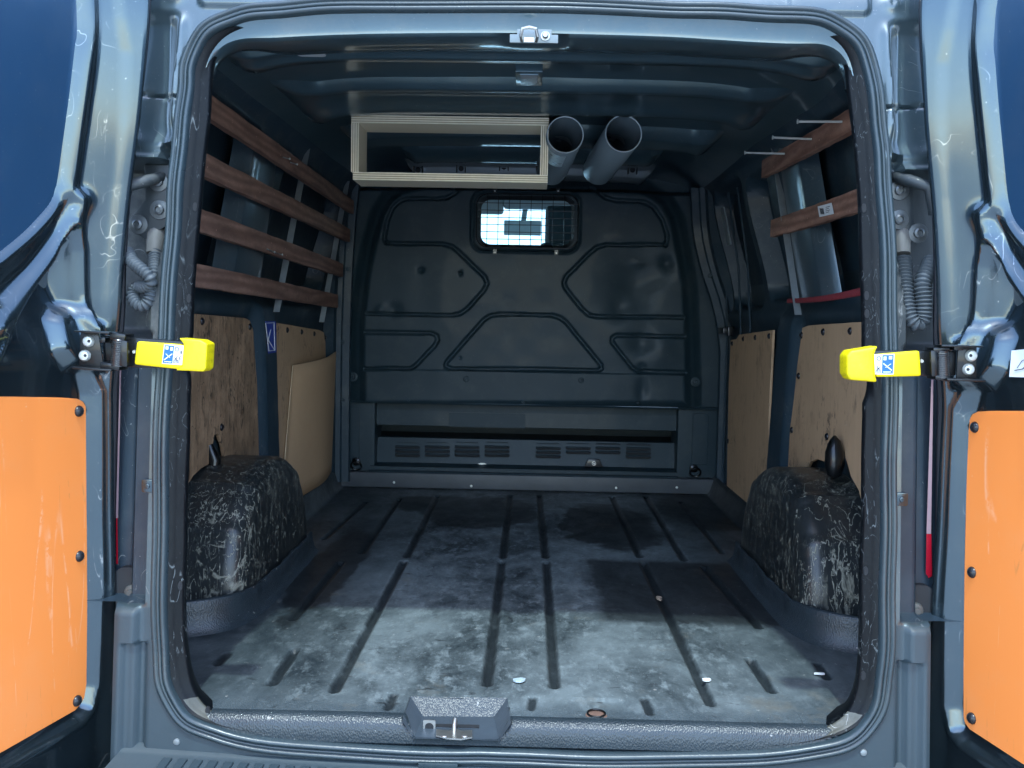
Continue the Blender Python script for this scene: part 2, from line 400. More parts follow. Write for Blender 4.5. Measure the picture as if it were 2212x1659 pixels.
def m_wood(name, c0, c1):
    M = NM(name)
    w_ = M.n('ShaderNodeTexWave'); w_.wave_type = 'BANDS'; w_.bands_direction = 'Z'
    w_.inputs['Scale'].default_value = 11; w_.inputs['Distortion'].default_value = 16; w_.inputs['Detail'].default_value = 3; w_.inputs['Detail Scale'].default_value = .6
    M.l(M.coord((1, .12, 1)), w_.inputs['Vector'])
    c = M.mix(w_.outputs['Fac'], c0, c1); c = M.mix(M.math('MULTIPLY', M.ramp(M.noise(18, 8, .75, stretch=(1, .3, 1)), [(.35, 0.0), (.65, 1.0)]), .75), c, tuple(v*.45 for v in c0))
    c = M.mix(M.ramp(M.noise(90, 3), [(.70, 0.0), (.74, .7)]), c, tuple(v*2.2 for v in c1))
    M.set(Base__Color=c, Roughness=.7); M.bump(M.noise(40, 5, stretch=(1, .2, 1)), .5, .003); return M.m
WOOD_D = m_wood('rough_batten_wood', (.19, .10, .072), (.32, .185, .135))
WOOD_R = m_wood('reddish_batten_wood', (.26, .125, .085), (.46, .25, .175))
def m_plyframe():
    M = NM('birch_ply_face')
    c = M.mix(M.noise(9, 6, .6, 1, stretch=(.3, 1.5, 1.5)), (.62, .54, .39), (.72, .64, .48)); M.set(Base__Color=c, Roughness=.65)
    M.bump(M.noise(50, 4), .2, .002); return M.m
PLYF = m_plyframe()
PLY_LITE = plain('ply_layer_pale', (.82, .75, .58), .7, 0, .12, 60, .001); PLY_DARK = plain('ply_layer_dark', (.42, .33, .21), .75, 0, .2, 60, .001)
def m_yellow():
    M = NM('yellow_plastic')
    c = M.mix(M.noise(12, 4), (.74, .60, .002), (.82, .68, .004)); c = M.mix(M.ramp(M.noise(55, 6, .75), [(.50, 0.0), (.68, .6)]), c, (.30, .23, .01))
    M.set(Base__Color=c, Roughness=.42); M.bump(M.noise(200, 3), .4, .0008); return M.m
YEL = m_yellow()
YEL_PLAIN = plain('yellow_plastic_clean', (.80, .66, .002), .5, 0, .04, 20)
ST_W = plain('sticker_white', (.72, .74, .76), .45); ST_B = plain('sticker_blue', (.01, .12, .55), .4); ST_K = plain('sticker_black', (.02, .02, .025), .5)
DBLUE = plain('worn_blue_sticker', (.02, .05, .30), .5, 0, .4, 50)
def m_glass():
    M = NM('window_glass'); M.set(Base__Color=(.72, .93, .97), Roughness=.02); M.b.inputs['Transmission Weight'].default_value = 1; M.b.inputs['IOR'].default_value = 1.02
    M.b.inputs['Specular IOR Level'].default_value = .5; return M.m
GLASS = m_glass()

# ================================================================== VAN
van = empty('cargo_van', VO, 'dark grey metallic cargo van seen from behind with both rear doors wide open', 'van')

# ---- rear opening ring: traced outline on the leaning rear plane
def yring(z): return -.118+.090*z
def ringpt(ox, oy):
    z = .7
    for _ in range(6): x, z = atY(ox, oy, yring(z))
    return (x, z)
ring_ov = [(1120, 1612), (900, 1607), (700, 1598), (520, 1580), (440, 1556), (405, 1530), (383, 1490), (372, 1440), (366, 1360), (368, 1200), (372, 1000), (379, 800), (386, 640), (394, 510), (403, 415), (412, 320), (420, 245), (423, 185), (428, 145), (442, 108), (470, 76), (510, 56), (560, 46), (640, 41), (765, 36), (1106, 33), (1400, 40), (1521, 46), (1640, 54), (1750, 58), (1800, 70), (1835, 97), (1855, 135), (1864, 200), (1876, 275), (1882, 335), (1888, 420), (1892, 560), (1896, 720), (1899, 900), (1897, 1060), (1893, 1200), (1890, 1340), (1889, 1440), (1884, 1500), (1866, 1546), (1838, 1573), (1780, 1597), (1680, 1612), (1500, 1622), (1300, 1618)]
ring = smooth_path([ringpt(*p) for p in ring_ov], 2, True)
def offs(P, d):
    n = len(P); Q = []
    for i in range(n):
        a, b = P[i-1], P[(i+1) % n]; tx, tz = b[0]-a[0], b[1]-a[1]; L = math.hypot(tx, tz)
        Q.append((P[i][0]+tz/L*d*SGN, P[i][1]-tx/L*d*SGN))
    return Q
area = sum(ring[i-1][0]*ring[i][1]-ring[i][0]*ring[i-1][1] for i in range(len(ring)))
SGN = 1 if area > 0 else -1
# seal: ribs swept along the ring (n outward, h towards the viewer)
prof = [(.008, -.03), (.007, -.006), (.0075, .003), (.010, .008), (.0135, .010), (.017, .008), (.0185, .001), (.0185, -.004), (.020, .004), (.0235, .006), (.027, .003), (.0275, -.003), (.029, .004), (.033, .0055), (.037, .003), (.0385, -.010)]
V = []; F = []; n = len(ring); m_ = len(prof)
for i, (x, z) in enumerate(ring):
    a, b = ring[i-1], ring[(i+1) % n]; tx, tz = b[0]-a[0], b[1]-a[1]; L = math.hypot(tx, tz); nx, nz = tz/L*SGN, -tx/L*SGN
    wv = .0012*math.sin(i*.35)+.0009*math.sin(i*.83)
    for q, h in prof: V.append((x+nx*(q+wv), yring(z)-h-wv, z+nz*(q+wv)))
for i in range(n):
    for k in range(m_-1): F.append([i*m_+k, ((i+1) % n)*m_+k, ((i+1) % n)*m_+k+1, i*m_+k+1])
mobj('door_seal', V, F, SEAL, van)
# little join of the seal at the bottom
x_, z_ = ringpt(905, 1640)
MB().box(x_, x_+.075, yring(z_)-.012, yring(z_)-.004, z_-.012, z_-.002).build('seal_joint', SEAL, van, bevel=.001)

# ---- rear body frame round the opening
def yb(X, Z):
    """depth of the outer body skin at the back"""
    ax = np.abs(X-.008)
    Y = yring(Z)+.008
    # upper corner: surface rolls towards the roof
    Y = Y+.05*sst(1.36, 1.50, Z)**2
    # hinge pocket and lamp flank, deeper than the rim
    edge = .735-.065*sst(.75, 1.15, Z)
    pocket = sst(edge, edge+.012, ax)*sst(.71, .74, Z)*(1-sst(1.055, 1.075, Z))
    Y = Y+.085*pocket
    low = sst(.728, .736, ax)*(1-sst(.71, .74, Z))*sst(.20, .215, Z)
    Y = Y+.035*low
    low2 = sst(.770, .78, ax)*(1-sst(.70, .72, Z))*sst(.20, .215, Z)
    Y = Y+.03*low2
    # upper flank: funnel stamping with a seam
    up = sst(edge+.025, edge+.05, ax)*sst(1.075, 1.09, Z)*(1-sst(1.34, 1.37, Z))
    Y = Y+.02*up
    Y = Y+.010*np.exp(-((Z-1.195-.12*(ax-.7))/.003)**2)*sst(.66, .68, ax)
    Y = Y-.012*np.exp(-((Z-1.10)/.02)**2)*sst(.67, .69, ax)
    # raised plates in the top corners
    plate = sdf(ax, Z, rr(.50, .655, 1.375, 1.46, .012))
    Y = Y-.006*(1-sst(-.004, .004, plate))
    Y = Y-.008*np.exp(-((np.hypot(ax-.70, Z-1.40))/.016)**2)+.006*np.exp(-((np.hypot(ax-.70, Z-1.40))/.006)**2)
    Y = Y-.010*np.exp(-((ax-.688+.02*sst(1.1, 1.35, Z)-.02)/.010)**2)*sst(1.12, 1.16, Z)*(1-sst(1.33, 1.37, Z))
    # square clip hole below the funnel
    Y = Y+.03*(1-sst(-.003, .003, sdf(ax, Z, rr(.70, .723, 1.068, 1.10, .003))))
    # bumper corner
    bc = (1-sst(.190, .205, Z))
    Y = Y-.015*bc*sst(.735, .745, ax)+.012*bc*sst(.77, .80, ax)+.12*bc*sst(.783, .796, ax)
    Y = Y+.012*bc*(1-sst(.13, .135, Z))*(sst(.72, .73, ax)-sst(.76, .77, ax))
    return Y
U = np.arange(-1.0, 1.0001, .005); Vv = np.arange(-.36, 1.5501, .005)
ring_in = offs(ring, .020)
POCKET_DK = body_paint('hinge_pocket_dark', (.018, .025, .029), scr=.3, rough=.6, metal=.1, coat=.1, dirt=.5)  # darker matte tone for the hinge pocket and arm
FLANK = body_paint('lamp_flank_plastic', (.011, .024, .038), scr=.35, rough=.5, metal=.1, coat=.08, dirt=.1)
bfz = surf('body_frame', U, Vv, lambda X, Z: (X, yb(X, Z), Z), [PAINT, POCKET_DK, FLANK, BUMP], van, mask=lambda X, Z: ~inside(X, Z, ring_in), flip=False, sharp=50)
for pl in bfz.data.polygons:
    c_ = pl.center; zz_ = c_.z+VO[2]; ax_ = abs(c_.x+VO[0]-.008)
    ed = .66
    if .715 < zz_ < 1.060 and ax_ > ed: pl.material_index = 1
    elif .205 < zz_ <= .715 and ax_ > .726: pl.material_index = 2
    elif zz_ <= .200: pl.material_index = 3
# outer shell of the van: sides, roof, cab
def shell(name, P, mat=PAINT, closed=False):
    """P: list of 3d sections swept along Y"""
    V = []; F = []; n = len(P[0])
    for s_ in P: V += s_
    for i in range(len(P)-1):
        for k in range(n-1): F.append([i*n+k, i*n+k+1, (i+1)*n+k+1, (i+1)*n+k])
    return mobj(name, V, F, mat, van, sharp=35)
def sect(y, zt=1.52, zb=-.42, top=.70):
    return [(-.99, y, zb), (-.99, y, .55), (-.96, y, .95), (-.87, y, 1.33), (-.80, y, zt-.06), (-top, y, zt), (0, y, zt+.03), (top, y, zt), (.80, y, zt-.06), (.87, y, 1.33), (.96, y, .95), (.99, y, .55), (.99, y, zb)]
shell('outer_shell', [sect(.06), sect(.6), sect(1.5), sect(2.62)])
shell('cab_roof', [[(p[0], p[1], p[2]) for p in sect(2.62)[4:9]], [(p[0]*.95, 3.25, min(p[2], 1.50)) for p in sect(2.9)[4:9]], [(p[0]*.9, 3.55, p[2]-.12) for p in sect(2.9)[4:9]]])
m = MB(); m.box(-.99, .99, 2.60, 4.7, -.42, -.30); m.build('cab_floor', PAINT_IN, van)
m = MB()
for s in (-1, 1):
    m.box(*(sorted((s*.985, s*.955))), 2.62, 4.3, -.42, .85)
    m.obox((s*.93, 2.66, .85), (s*.80, 2.70, 1.46), (0, 1, 0), (1, 0, 0), .10, .05)
    m.obox((s*.93, 4.1, .85), (s*.72, 3.52, 1.40), (0, 1, 0), (1, 0, 0), .07, .05)
m.box(-.98, .98, 4.05, 5.0, -.2, .80); m.build('cab_body', PAINT, van)
mobj('windscreen', [(-.90, 4.15, .82), (.90, 4.15, .82), (.70, 3.55, 1.37), (-.70, 3.55, 1.37)], [[0, 1, 2, 3]], GLASS, van)
m = MB(); m.box(-.135, .07, 3.33, 3.36, 1.235, 1.315); m.obox((-.03, 3.36, 1.30), (-.02, 3.5, 1.40), (1, 0, 0), (0, 1, 0), .03, .02); m.build('rear_view_mirror', plain('mirror_back', (.45, .56, .62), .4), van, bevel=.02, seg=4)
m = MB(); m.box(.06, .46, 2.85, 2.98, .2, 1.16); m.box(.085, .34, 2.86, 2.96, 1.14, 1.345); m.build('cab_seat', plain('seat_cloth', (.10, .14, .16), .9), van, bevel=.03, seg=3)
m = MB(); m.box(-.45, -.14, 3.35, 3.45, 1.355, 1.47); m.box(-.14, .5, 3.35, 3.45, 1.385, 1.47); m.build('sun_visor', plain('visor_grey', (.3, .33, .35), .7), van, bevel=.02, seg=3)

# ---- inner edge of the side pillars (scratched black trim), header over the opening
RUBBED = body_paint('rubbed_bare_corner', (.055, .055, .042), scr=.8, rough=.5, metal=.1, coat=.2, dirt=.5)
def side_trim(side):
    idx = [i for i, (x, z) in enumerate(ring) if x*side > .45 and -.04 < z < 1.335]
    pts = sorted([ring[i] for i in idx], key=lambda p: p[1])
    fine = []
    for (x0, z0), (x1, z1) in zip(pts[:-1], pts[1:]):
        k = max(1, int((z1-z0)/.012))
        for q in range(k): fine.append((x0+(x1-x0)*q/k, z0+(z1-z0)*q/k))
    fine.append(pts[-1]); V = []; F = []
    for i, (x, z) in enumerate(fine):
        wd = .019+.0006*math.sin(i*.45)+.0006*math.sin(i*.17)+.0004*random.random()
        wd *= float(sst(1.335, 1.22, np.array(z)))*.5+.5
        # notch where the check strap passes
        if side < 0 and .645 < z < .72: wd -= .010*math.sin((z-.645)/.075*math.pi)
        if side > 0 and .62 < z < .70: wd -= .010*math.sin((z-.62)/.08*math.pi)
        y = yring(z); sx = -side
        for q, h in ((-.012, .004), (-.004, .008), (.003, .012), (.007, .017), (wd-.003, .020), (wd, .024), (wd+.001, .034), (wd-.012, .07), (-.03, .12)):
            V.append((x+sx*q, y+h, z))
    for i in range(len(fine)-1):
        for k in range(8): F.append([i*9+k, (i+1)*9+k, (i+1)*9+k+1, i*9+k+1])
    o = mobj('pillar_trim', V, F, [BSCR, RUBBED], van, sharp=50, fm=[1 if (V[f_[0]][2] < .022 and 1 <= f_[0] % 9 <= 4) else 0 for f_ in F])
    for z in ([.98, .80, .24, -.0] if side < 0 else [1.0, .83, .795, .10, .30]):
        c = min(fine, key=lambda p: abs(p[1]-z)); y = yring(z)
        b = MB(); b.lathe((c[0]-side*.013, y+.018, z), (0, -1, 0), [(.0001, .001), (.0045, .001), (.0045, -.004)], 12)
        for i_, v in enumerate(b.V): b.V[i_] = (v[0], v[1], z+(v[2]-z)*2.0)
        b.build('slot_hole', DARK, o)
    return o
side_trim(-1); side_trim(1)
# rubbed pale corner at the bottom of each pillar
for s, P in ((-1, [(352, 1485), (372, 1500), (405, 1580), (425, 1592), (405, 1520), (400, 1480)]), (1, [(1876, 1520), (1888, 1490), (1862, 1545), (1850, 1585), (1845, 1560), (1853, 1530)])):
    pass
def top_header():
    pts = sorted([p for p in ring if p[1] > 1.24], key=lambda p: p[0])
    fine = []
    for (x0, z0), (x1, z1) in zip(pts[:-1], pts[1:]):
        k = max(1, int(math.hypot(x1-x0, z1-z0)/.012))
        for q in range(k): fine.append((x0+(x1-x0)*q/k, z0+(z1-z0)*q/k))
    fine.append(pts[-1]); fm = []; V = []; F = []
    pr = [(-.012, .004), (-.003, .010), (.008, .016), (.027, .018), (.031, .024), (.032, .034), (.030, .09), (.020, .17), (-.01, .25), (-.05, .30)]
    n = len(fine)
    for i, (x, z) in enumerate(fine):
        a, b = fine[max(i-1, 0)], fine[min(i+1, n-1)]; tx, tz = b[0]-a[0], b[1]-a[1]; L = math.hypot(tx, tz); nx, nz = tz/L, -tx/L
        edge = float(sst(.66, .50, np.array(abs(x-.008))))
        for q, h in pr:
            q2 = q*(.35+.65*edge) if q > .01 else q
            # notch for the latch plate and the flange overlaps
            if q > .03 and abs(x-.015) < .065: q2 -= .022*float(sst(.065, .050, np.array(abs(x-.015))))
            st = .0015 if abs(x) > .335 else 0
            V.append((x+nx*q2, yring(z)+(h if h < .04 else .034+(h-.034)*(.25+.75*edge))+st, z+nz*q2))
    k = len(pr)
    for i in range(n-1):
        for j in range(k-1): F.append([i*k+j, (i+1)*k+j, (i+1)*k+j+1, i*k+j+1]); fm.append(0 if j < 4 and abs(x) < .50 else 1)
    mobj('header_panel', V, F, [body_paint('paint_header_strip', (.055, .085, .10), scr=.3, dirt=.35), PAINT_ROOF], van, fm=fm, sharp=40)
top_header()
# latch plate with striker loop and peg on the header
lp = MB(); x0, z0 = atY(1101, 92, .005); x1, z1 = atY(1206, 64, .005)
lp.prism([(x0, z0), (x1, z0), (x1, z0+.016), (x1-.013, z0+.016), (x1-.013, z1), (x0+.014, z1), (x0+.014, z0+.016), (x0, z0+.016)], lambda p, t: (p[0], .004+.006*t, p[1]))
lpo = lp.build('latch_plate', plain('zinc_plate', (.16, .19, .20), .45, .3), van, bevel=.0008)
cx, cz = atY(1143, 77, 0)
lb = MB(); lb.tube([(cx-.014, .004, cz-.009), (cx-.016, -.012, cz-.004), (cx-.013, -.018, cz+.008), (cx, -.020, cz+.010), (cx+.013, -.018, cz+.008), (cx+.016, -.012, cz-.004), (cx+.014, .004, cz-.009)], .0035, 8); lb.build('striker_loop', STEEL, lpo, smooth=True)
cx, cz = atY(1178, 77, 0); b = MB(); b.lathe((cx, .004, cz), (0, -1, 0), [(.009, 0), (.009, .003), (.006, .003), (.006, .010), (.0045, .012)], 18); b.build('peg', STEEL, lpo, smooth=True)
b = MB(); cx, cz = atY(1143, 86, 0); b.box(cx-.010, cx+.010, .001, .005, cz-.004, cz+.005); b.build('latch_slot', SCREW, lpo)

# ---- floor liner
YE = -.086
grooves_ov = [[(722, 1492), (872, 1214)], [(878, 1203), (945, 1070)], [(1052, 1478), (1084, 1214)], [(1086, 1204), (1102, 1070)], [(1198, 1482), (1180, 1214)], [(1178, 1204), (1165, 1070)],
              [(1535, 1520), (1452, 1345), (1390, 1216)], [(1382, 1203), (1322, 1072)], [(632, 1338), (736, 1216)], [(780, 1195), (862, 1078)], [(588, 1476), (636, 1405)], [(1478, 1210), (1395, 1072)], [(1640, 1355), (1520, 1225)], [(1668, 1492), (1620, 1425)],
              [(470, 1435), (492, 1412)], [(1787, 1465), (1765, 1435)], [(838, 1530), (850, 1502)], [(1405, 1540), (1392, 1512)], [(1148, 1530), (1150, 1508)], [(1560, 1195), (1470, 1085)], [(700, 1165), (790, 1085)]]
grooves = [[atZ(*p) for p in g] for g in grooves_ov]
LW = .862
def fz(X, Y):
    z = np.zeros(X.shape)
    for i, g in enumerate(grooves):
        d = seg_dist(X, Y, g); wd = .0125 if i < 14 else .010
        z = z-(.012 if i < 14 else .006)*(1-sst(wd*.45, wd*1.15, d))
    # dished square round the drain hole
    dx0, dy0 = atZ(1233, 1522); dx1, dy1 = atZ(1345, 1507)
    z = z-.0035*(1-sst(-.004, .008, sdf(X, Y, rr(dx0, dx1, -.075, .005, .012))))
    z = z+.0015*vnoise(X, Y, 3.1, 2)+.0008*vnoise(X, Y, 9, 3)
    # upturned sides, behind the wheel boxes and up to the bulkhead
    side = np.abs(X-.008)
    z = z+.085*sst(LW-.050, LW-.004, side)**1.5*sst(.1, .25, Y)
    z = z+.028*sst(.610, .655, side)*(1-sst(-.03, .09, Y))*0
    # rolled-down rear lip
    return z
RZ = -.028
rTL, rTR, rLM, rRM = (atZ(*p) for p in ((887, 1506), (1096, 1509), (868, 1556), (1104, 1563)))
rBL, rBR = (atZ(*p, RZ) for p in ((914, 1547), (1067, 1548))); rFL, rFR = (atZ(*p, RZ-.006) for p in ((893, 1596), (1078, 1601)))
RECP = [rTL, rTR, rRM, (rFR[0]+.004, YE-.05), (rFL[0]-.004, YE-.05), rLM]
Uf = np.arange(.008-LW, .008+LW+.001, .0050)
Vf = np.arange(YE, 2.36, .0060)
hx, hy = atZ(1288, 1541)
def fin(X, Y):
    ok = (np.hypot((X-hx), (Y-hy)) > .017) & ~inside(X, Y, RECP)
    # narrower at the pillars, wide behind them
    nar = np.interp(Y, [-.1, .01, .03, .2], [.683, .683, .80, .862]); return ok & (np.abs(X-.012) < nar)
floor = surf('floor_liner', Uf, Vf, lambda X, Y: (X, Y, fz(X, Y)), LINER, van, mask=fin, sharp=60)
gat = floor.data.attributes.new('groove', 'FLOAT', 'POINT')
co = np.empty(len(floor.data.vertices)*3); floor.data.vertices.foreach_get('co', co); co = co.reshape(-1, 3)+np.array(VO)
gv = np.zeros(len(co))
for i, g_ in enumerate(grooves):
    wd_ = .0125 if i < 14 else .010
    gv = np.maximum(gv, 1-sst(wd_*.35, wd_*1.6, seg_dist(co[:, 0], co[:, 1], g_)))
gat.data.foreach_set('value', gv)
# rear lip, following the recess
lipU = np.arange(-.672, .6971, .004); lipT = np.linspace(0, 1, 14)
def lipf(X, T):
    xm = (rFL[0]+rFR[0])/2; hw = (rFR[0]-rFL[0])/2
    r = 1-sst(hw-.004, hw+.022, np.abs(X-xm))
    z0 = (RZ-.004)*r+fz(X, np.full(X.shape, YE))*(1-r); y0 = (YE+.001)*(1-r)+(rFL[1]+.002)*r
    y1 = -.117
    return (X, y0+(y1-y0)*(1-(1-T)**2.2), z0+(-.047-z0)*T**(2.0-.8*r))
surf('liner_rear_lip', lipU, lipT, lipf, LIP, van, flip=False, mask=lambda X, T: inside(X, -.046*T**1.6, offs(ring, .011)))
# latch recess: grained slope, worn floor and cheeks
def quadgrid(name, a, b_, c, d, mat, n=14):
    V = []; F = []
    for i in range(n+1):
        for k in range(n+1):
            u, v = i/n, k/n; V.append([(a[q]*(1-u)+b_[q]*u)*(1-v)+(d[q]*(1-u)+c[q]*u)*v for q in range(3)])
    for i in range(n):
        for k in range(n): F.append([i*(n+1)+k, i*(n+1)+k+1, (i+1)*(n+1)+k+1, (i+1)*(n+1)+k])
    return mobj(name, V, F, mat, van)
P3 = lambda p, z: (p[0], p[1], z)
quadgrid('recess_slope', P3(rTL, .0015), P3(rTR, .0015), P3(rBR, RZ), P3(rBL, RZ), LIP)
RECM = plain('recess_plastic', (.045, .060, .075), .4, 0, .3, 18, .001)
quadgrid('recess_floor', P3(rBL, RZ), P3(rBR, RZ), P3(rFR, RZ-.005), P3(rFL, RZ-.005), RECM)
quadgrid('recess_cheek', P3(rTL, .0015), P3(rBL, RZ), P3(rFL, RZ-.005), P3(rLM, 0), RECM)
quadgrid('recess_cheek', P3(rTR, .0015), P3(rBR, RZ), P3(rFR, RZ-.005), P3(rRM, 0), RECM)
quadgrid('recess_cheek', P3(rLM, 0), P3(rFL, RZ-.005), (rFL[0]-.004, YE-.012, RZ), (rLM[0]-.004, YE-.002, -.001), LIP)
quadgrid('recess_cheek', P3(rRM, 0), P3(rFR, RZ-.005), (rFR[0]+.004, YE-.012, RZ), (rRM[0]+.004, YE-.002, -.001), LIP)
zr = RZ-.002
a0 = atZ(922, 1564, zr); a1 = atZ(1035, 1572, zr)
b = MB(); b.box(a0[0], a1[0], a0[1]-.012, a0[1], zr-.001, zr+.0012); b.build('striker_slot', DARK, floor)
b = MB(); yq = a0[1]-.016; x0, z0 = atY(914, 1588, yq); x1, z1 = atY(941, 1555, yq)
b.prism(rr(x0, x1, z0, z1, .003), lambda p, t: (p[0], yq-.0025*(1-t), p[1])); b.lathe(((x0+x1)/2, yq-.0030, (z0+z1)/2+.002), (0, 1, 0), [(.0085, 0), (.0085, .002)], 20, 1)
P = [atZ(*p, zr+.001) for p in ((942, 1577), (972, 1580), (983, 1574), (996, 1580), (1020, 1579), (1020, 1594), (996, 1598), (965, 1596), (942, 1590))]
b.prism([(p[0], p[1]) for p in P], lambda p, t: (p[0], p[1], zr+.003-.003*t))
yq2 = a0[1]-.014; zt = atY(983, 1550, yq2)[1]; xq = atY(983, 1570, yq2)[0]
b.tube([(xq, yq2-.022, zr+.001), (xq, yq2-.020, zt-.006), (xq, yq2-.010, zt), (xq, yq2+.004, zt-.008), (xq, yq2+.006, zr)], .0042, 10)
for ox in (960, 1004):
    q = atZ(ox, 1588, zr+.004); b.lathe((q[0], q[1], zr+.003), (0, 0, 1), [(.007, 0), (.006, .0015), (.002, .0025)], 14)
b.build('floor_striker', [STEEL, DARK], floor, smooth=True)
b = MB(); b.lathe((hx, hy, -.02), (0, 0, 1), [(.001, -.004), (.024, -.004), (.024, .014), (.019, .018)], 28); b.build('drain_cup', plain('rusty_steel', (.20, .12, .09), .7, .3, .5, 60), floor, smooth=True)
b = MB(); b.tube([(hx+.0175*math.cos(t), hy+.0175*math.sin(t), .0005) for t in np.linspace(0, 2*math.pi, 25)[:-1]], .0018, 8, closed=True); b.build('drain_rim', BLACKM, floor, smooth=True)

# ---- wheel arches
def arch(side):
    yc, Rr, xi, xo = .80, .375, .700, .905
    T = np.linspace(0, math.pi, 90); S = np.linspace(0, 1, 34)
    def f(TT, SS):
        # SS: 0 at wall .. 1 down the inner face toward the arc centre
        rt = .055; top = (xo-xi-rt)
        L1 = top; L2 = rt*math.pi/2; L3 = .30; L = L1+L2+L3
        d = SS*L
        x = np.where(d < L1, xo-d, np.where(d < L1+L2, xi+rt-rt*np.sin((d-L1)/rt), xi))
        dr = np.where(d < L1, 0, np.where(d < L1+L2, rt*(1-np.cos((d-L1)/rt)), rt+(d-L1-L2)))
        r = Rr*(1+.0*TT)
        ribs = .010*(np.exp(-((TT-.62)/.035)**2)+np.exp(-((TT-1.0)/.03)**2)+np.exp(-((TT-2.3)/.05)**2))*(1-sst(L1+L2*.6, L1+L2+.06, d))
        rad = np.maximum(r+ribs-dr, 0.02)
        ex = .93; cz = np.sin(TT); cy = -np.cos(TT)
        # slightly squarer than a circle
        k = 1/(np.abs(cz)**2.5+np.abs(cy)**2.5)**(1/2.5)
        yy = yc+rad*cy*k*.985; zz = rad*cz*k*.965-.004
        zz = np.where(dr > rt, zz, zz)
        xx = x+.005*vnoise(yy, zz, 7, 5)*np.clip(dr/rt, 0, 1)+.05*np.clip((zz-.05), 0, 1)*np.clip(dr/rt, 0, 1)*.4
        return (.008+side*xx, yy, zz)
    o = surf('wheel_arch', T, S, f, ARCH, van, flip=(side > 0))
    # upstand of the liner around its foot
    P = [(.90, .315), (.80, .33), (.735, .37), (.700, .44), (.690, .55), (.688, .8), (.690, 1.0), (.693, 1.17)]
    P = smooth_path(P, 3); V = []; F = []; pr = [(-.030, -.002), (-.018, .003), (-.008, .014), (-.003, .040), (-.002, .060), (.002, .066), (.006, .062), (.010, .02)]
    n = len(P); k = len(pr)
    for i, (x, y) in enumerate(P):
        a, b = P[max(i-1, 0)], P[min(i+1, n-1)]; tx, ty = b[0]-a[0], b[1]-a[1]; L = math.hypot(tx, ty); nx, ny = -ty/L, tx/L
        wv = .003*math.sin(y*23)+.002*math.sin(y*57)
        hh = 1.0+.25*(1-float(sst(.35, .6, np.array(y))))
        for q, h in pr: V.append((.008+side*(x-nx*q+wv*(h > .03)), y-ny*q, h*hh))
    for i in range(n-1):
        for j in range(k-1): F.append([i*k+j, (i+1)*k+j, (i+1)*k+j+1, i*k+j+1])
    mobj('liner_upstand', V, F, LIP, van)
    # black strap loop standing on top, in the cut of the panel
    if side > 0: yy0, zz0 = atX(1803, 985, .84)
    else: yy0, zz0 = atX(467, 985, -.85)
    b = MB()
    if side > 0:
        b.lathe((.84, yy0, zz0), (0, .12, 1), [(.002, -.060), (.018, -.052), (.026, -.025), (.025, .01), (.015, .040), (.003, .055)], 16)
    else: b.tube([(-.86, yy0, zz0-.06), (-.855, yy0, zz0-.01), (-.87, yy0, zz0+.03)], [.020, .018, .012], 14)
    b.build('damper_boot', BLACKM, o, smooth=True, sharp=60)
arch(-1); arch(1)

# ---- side walls
def wx(Z):  # inner frame surface half width
    return .895-.11*sst(.80, 1.34, Z)-.10*sst(1.30, 1.43, Z)**1.3
def cutpoly(ylo, yhi, z0, z1, slant=0, r=.05):
    return rr(ylo, yhi, z0, z1, r)
def wall(side):
    ap = [rr(.13, .93, .865, 1.30, .06), rr(1.20, 2.16, .865, 1.29, .07)] if side < 0 else [rr(.13, 1.02, .865, 1.31, .06), rr(1.34, 1.62, .865, 1.29, .05), rr(1.70, 2.20, .84, 1.32, .06)]
    pil = (1.12, 1.40) if side < 0 else (1.14, 1.44)
    def f(Y, Z):
        X = wx(Z)
        for a in ap: X = X+.075*(1-sst(-.012, .012, sdf(Y, Z, a)))
        # belt rail and lower pillar bulge inwards
        X = X-.018*np.exp(-((Z-.80)/.030)**2)
        yc = (pil[0]+pil[1])/2+.03*np.sin(Z*5)*0
        slant = (.78-Z)*(.10 if side < 0 else .16)
        b = sst(pil[0]-.01, pil[0]+.05, Y-slant)*(1-sst(pil[1]-.10, pil[1]-.05, Y-slant))*(1-sst(.74, .84, Z))
        X = X-.045*b
        X = X+.02*np.exp(-((Y-slant-pil[1]+.05)/.015)**2)*(1-sst(.70, .78, Z))
        # upper pillar face
        return (.008+side*X, Y, Z)
    surf('side_wall', np.arange(.02, 2.44, .01), np.arange(-.02, 1.435, .01), f, PAINT_IN, van, flip=(side < 0), sharp=60)
wall(-1); wall(1)
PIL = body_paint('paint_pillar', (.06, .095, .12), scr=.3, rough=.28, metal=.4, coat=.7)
# plain pillar faces catching the light
def pillar(side, ov, x0, x1):
    (a, b, c, d) = ov
    P = [atX(*a, x0), atX(*b, x0), atX(*c, x1), atX(*d, x1)]
    V = [(x0, *P[0]), (x0, *P[1]), (x1, *P[2]), (x1, *P[3])]
    N = 10; pts = []; F = []
    for i in range(N+1):
        t = i/N; l = [V[0][k]*(1-t)+V[3][k]*t for k in range(3)]; r = [V[1][k]*(1-t)+V[2][k]*t for k in range(3)]
        sg = 1 if side > 0 else -1
        for s, dx in ((-.22, .05), (-.06, .004), (0, 0), (.25, -.004), (.75, -.004), (1, 0), (1.06, .004), (1.2, .05)):
            pts.append([l[k]+(r[k]-l[k])*s for k in range(3)]); pts[-1][0] += sg*dx
    for i in range(N):
        for j in range(7): F.append([i*8+j, i*8+j+1, (i+1)*8+j+1, (i+1)*8+j])
    mobj('side_pillar', pts, F, PIL, van, sharp=60)
pillar(-1, [(555, 300), (603, 310), (560, 622), (503, 622)], -.775, -.835)
pillar(1, [(1680, 320), (1720, 320), (1772, 640), (1728, 645)], .79, .85)

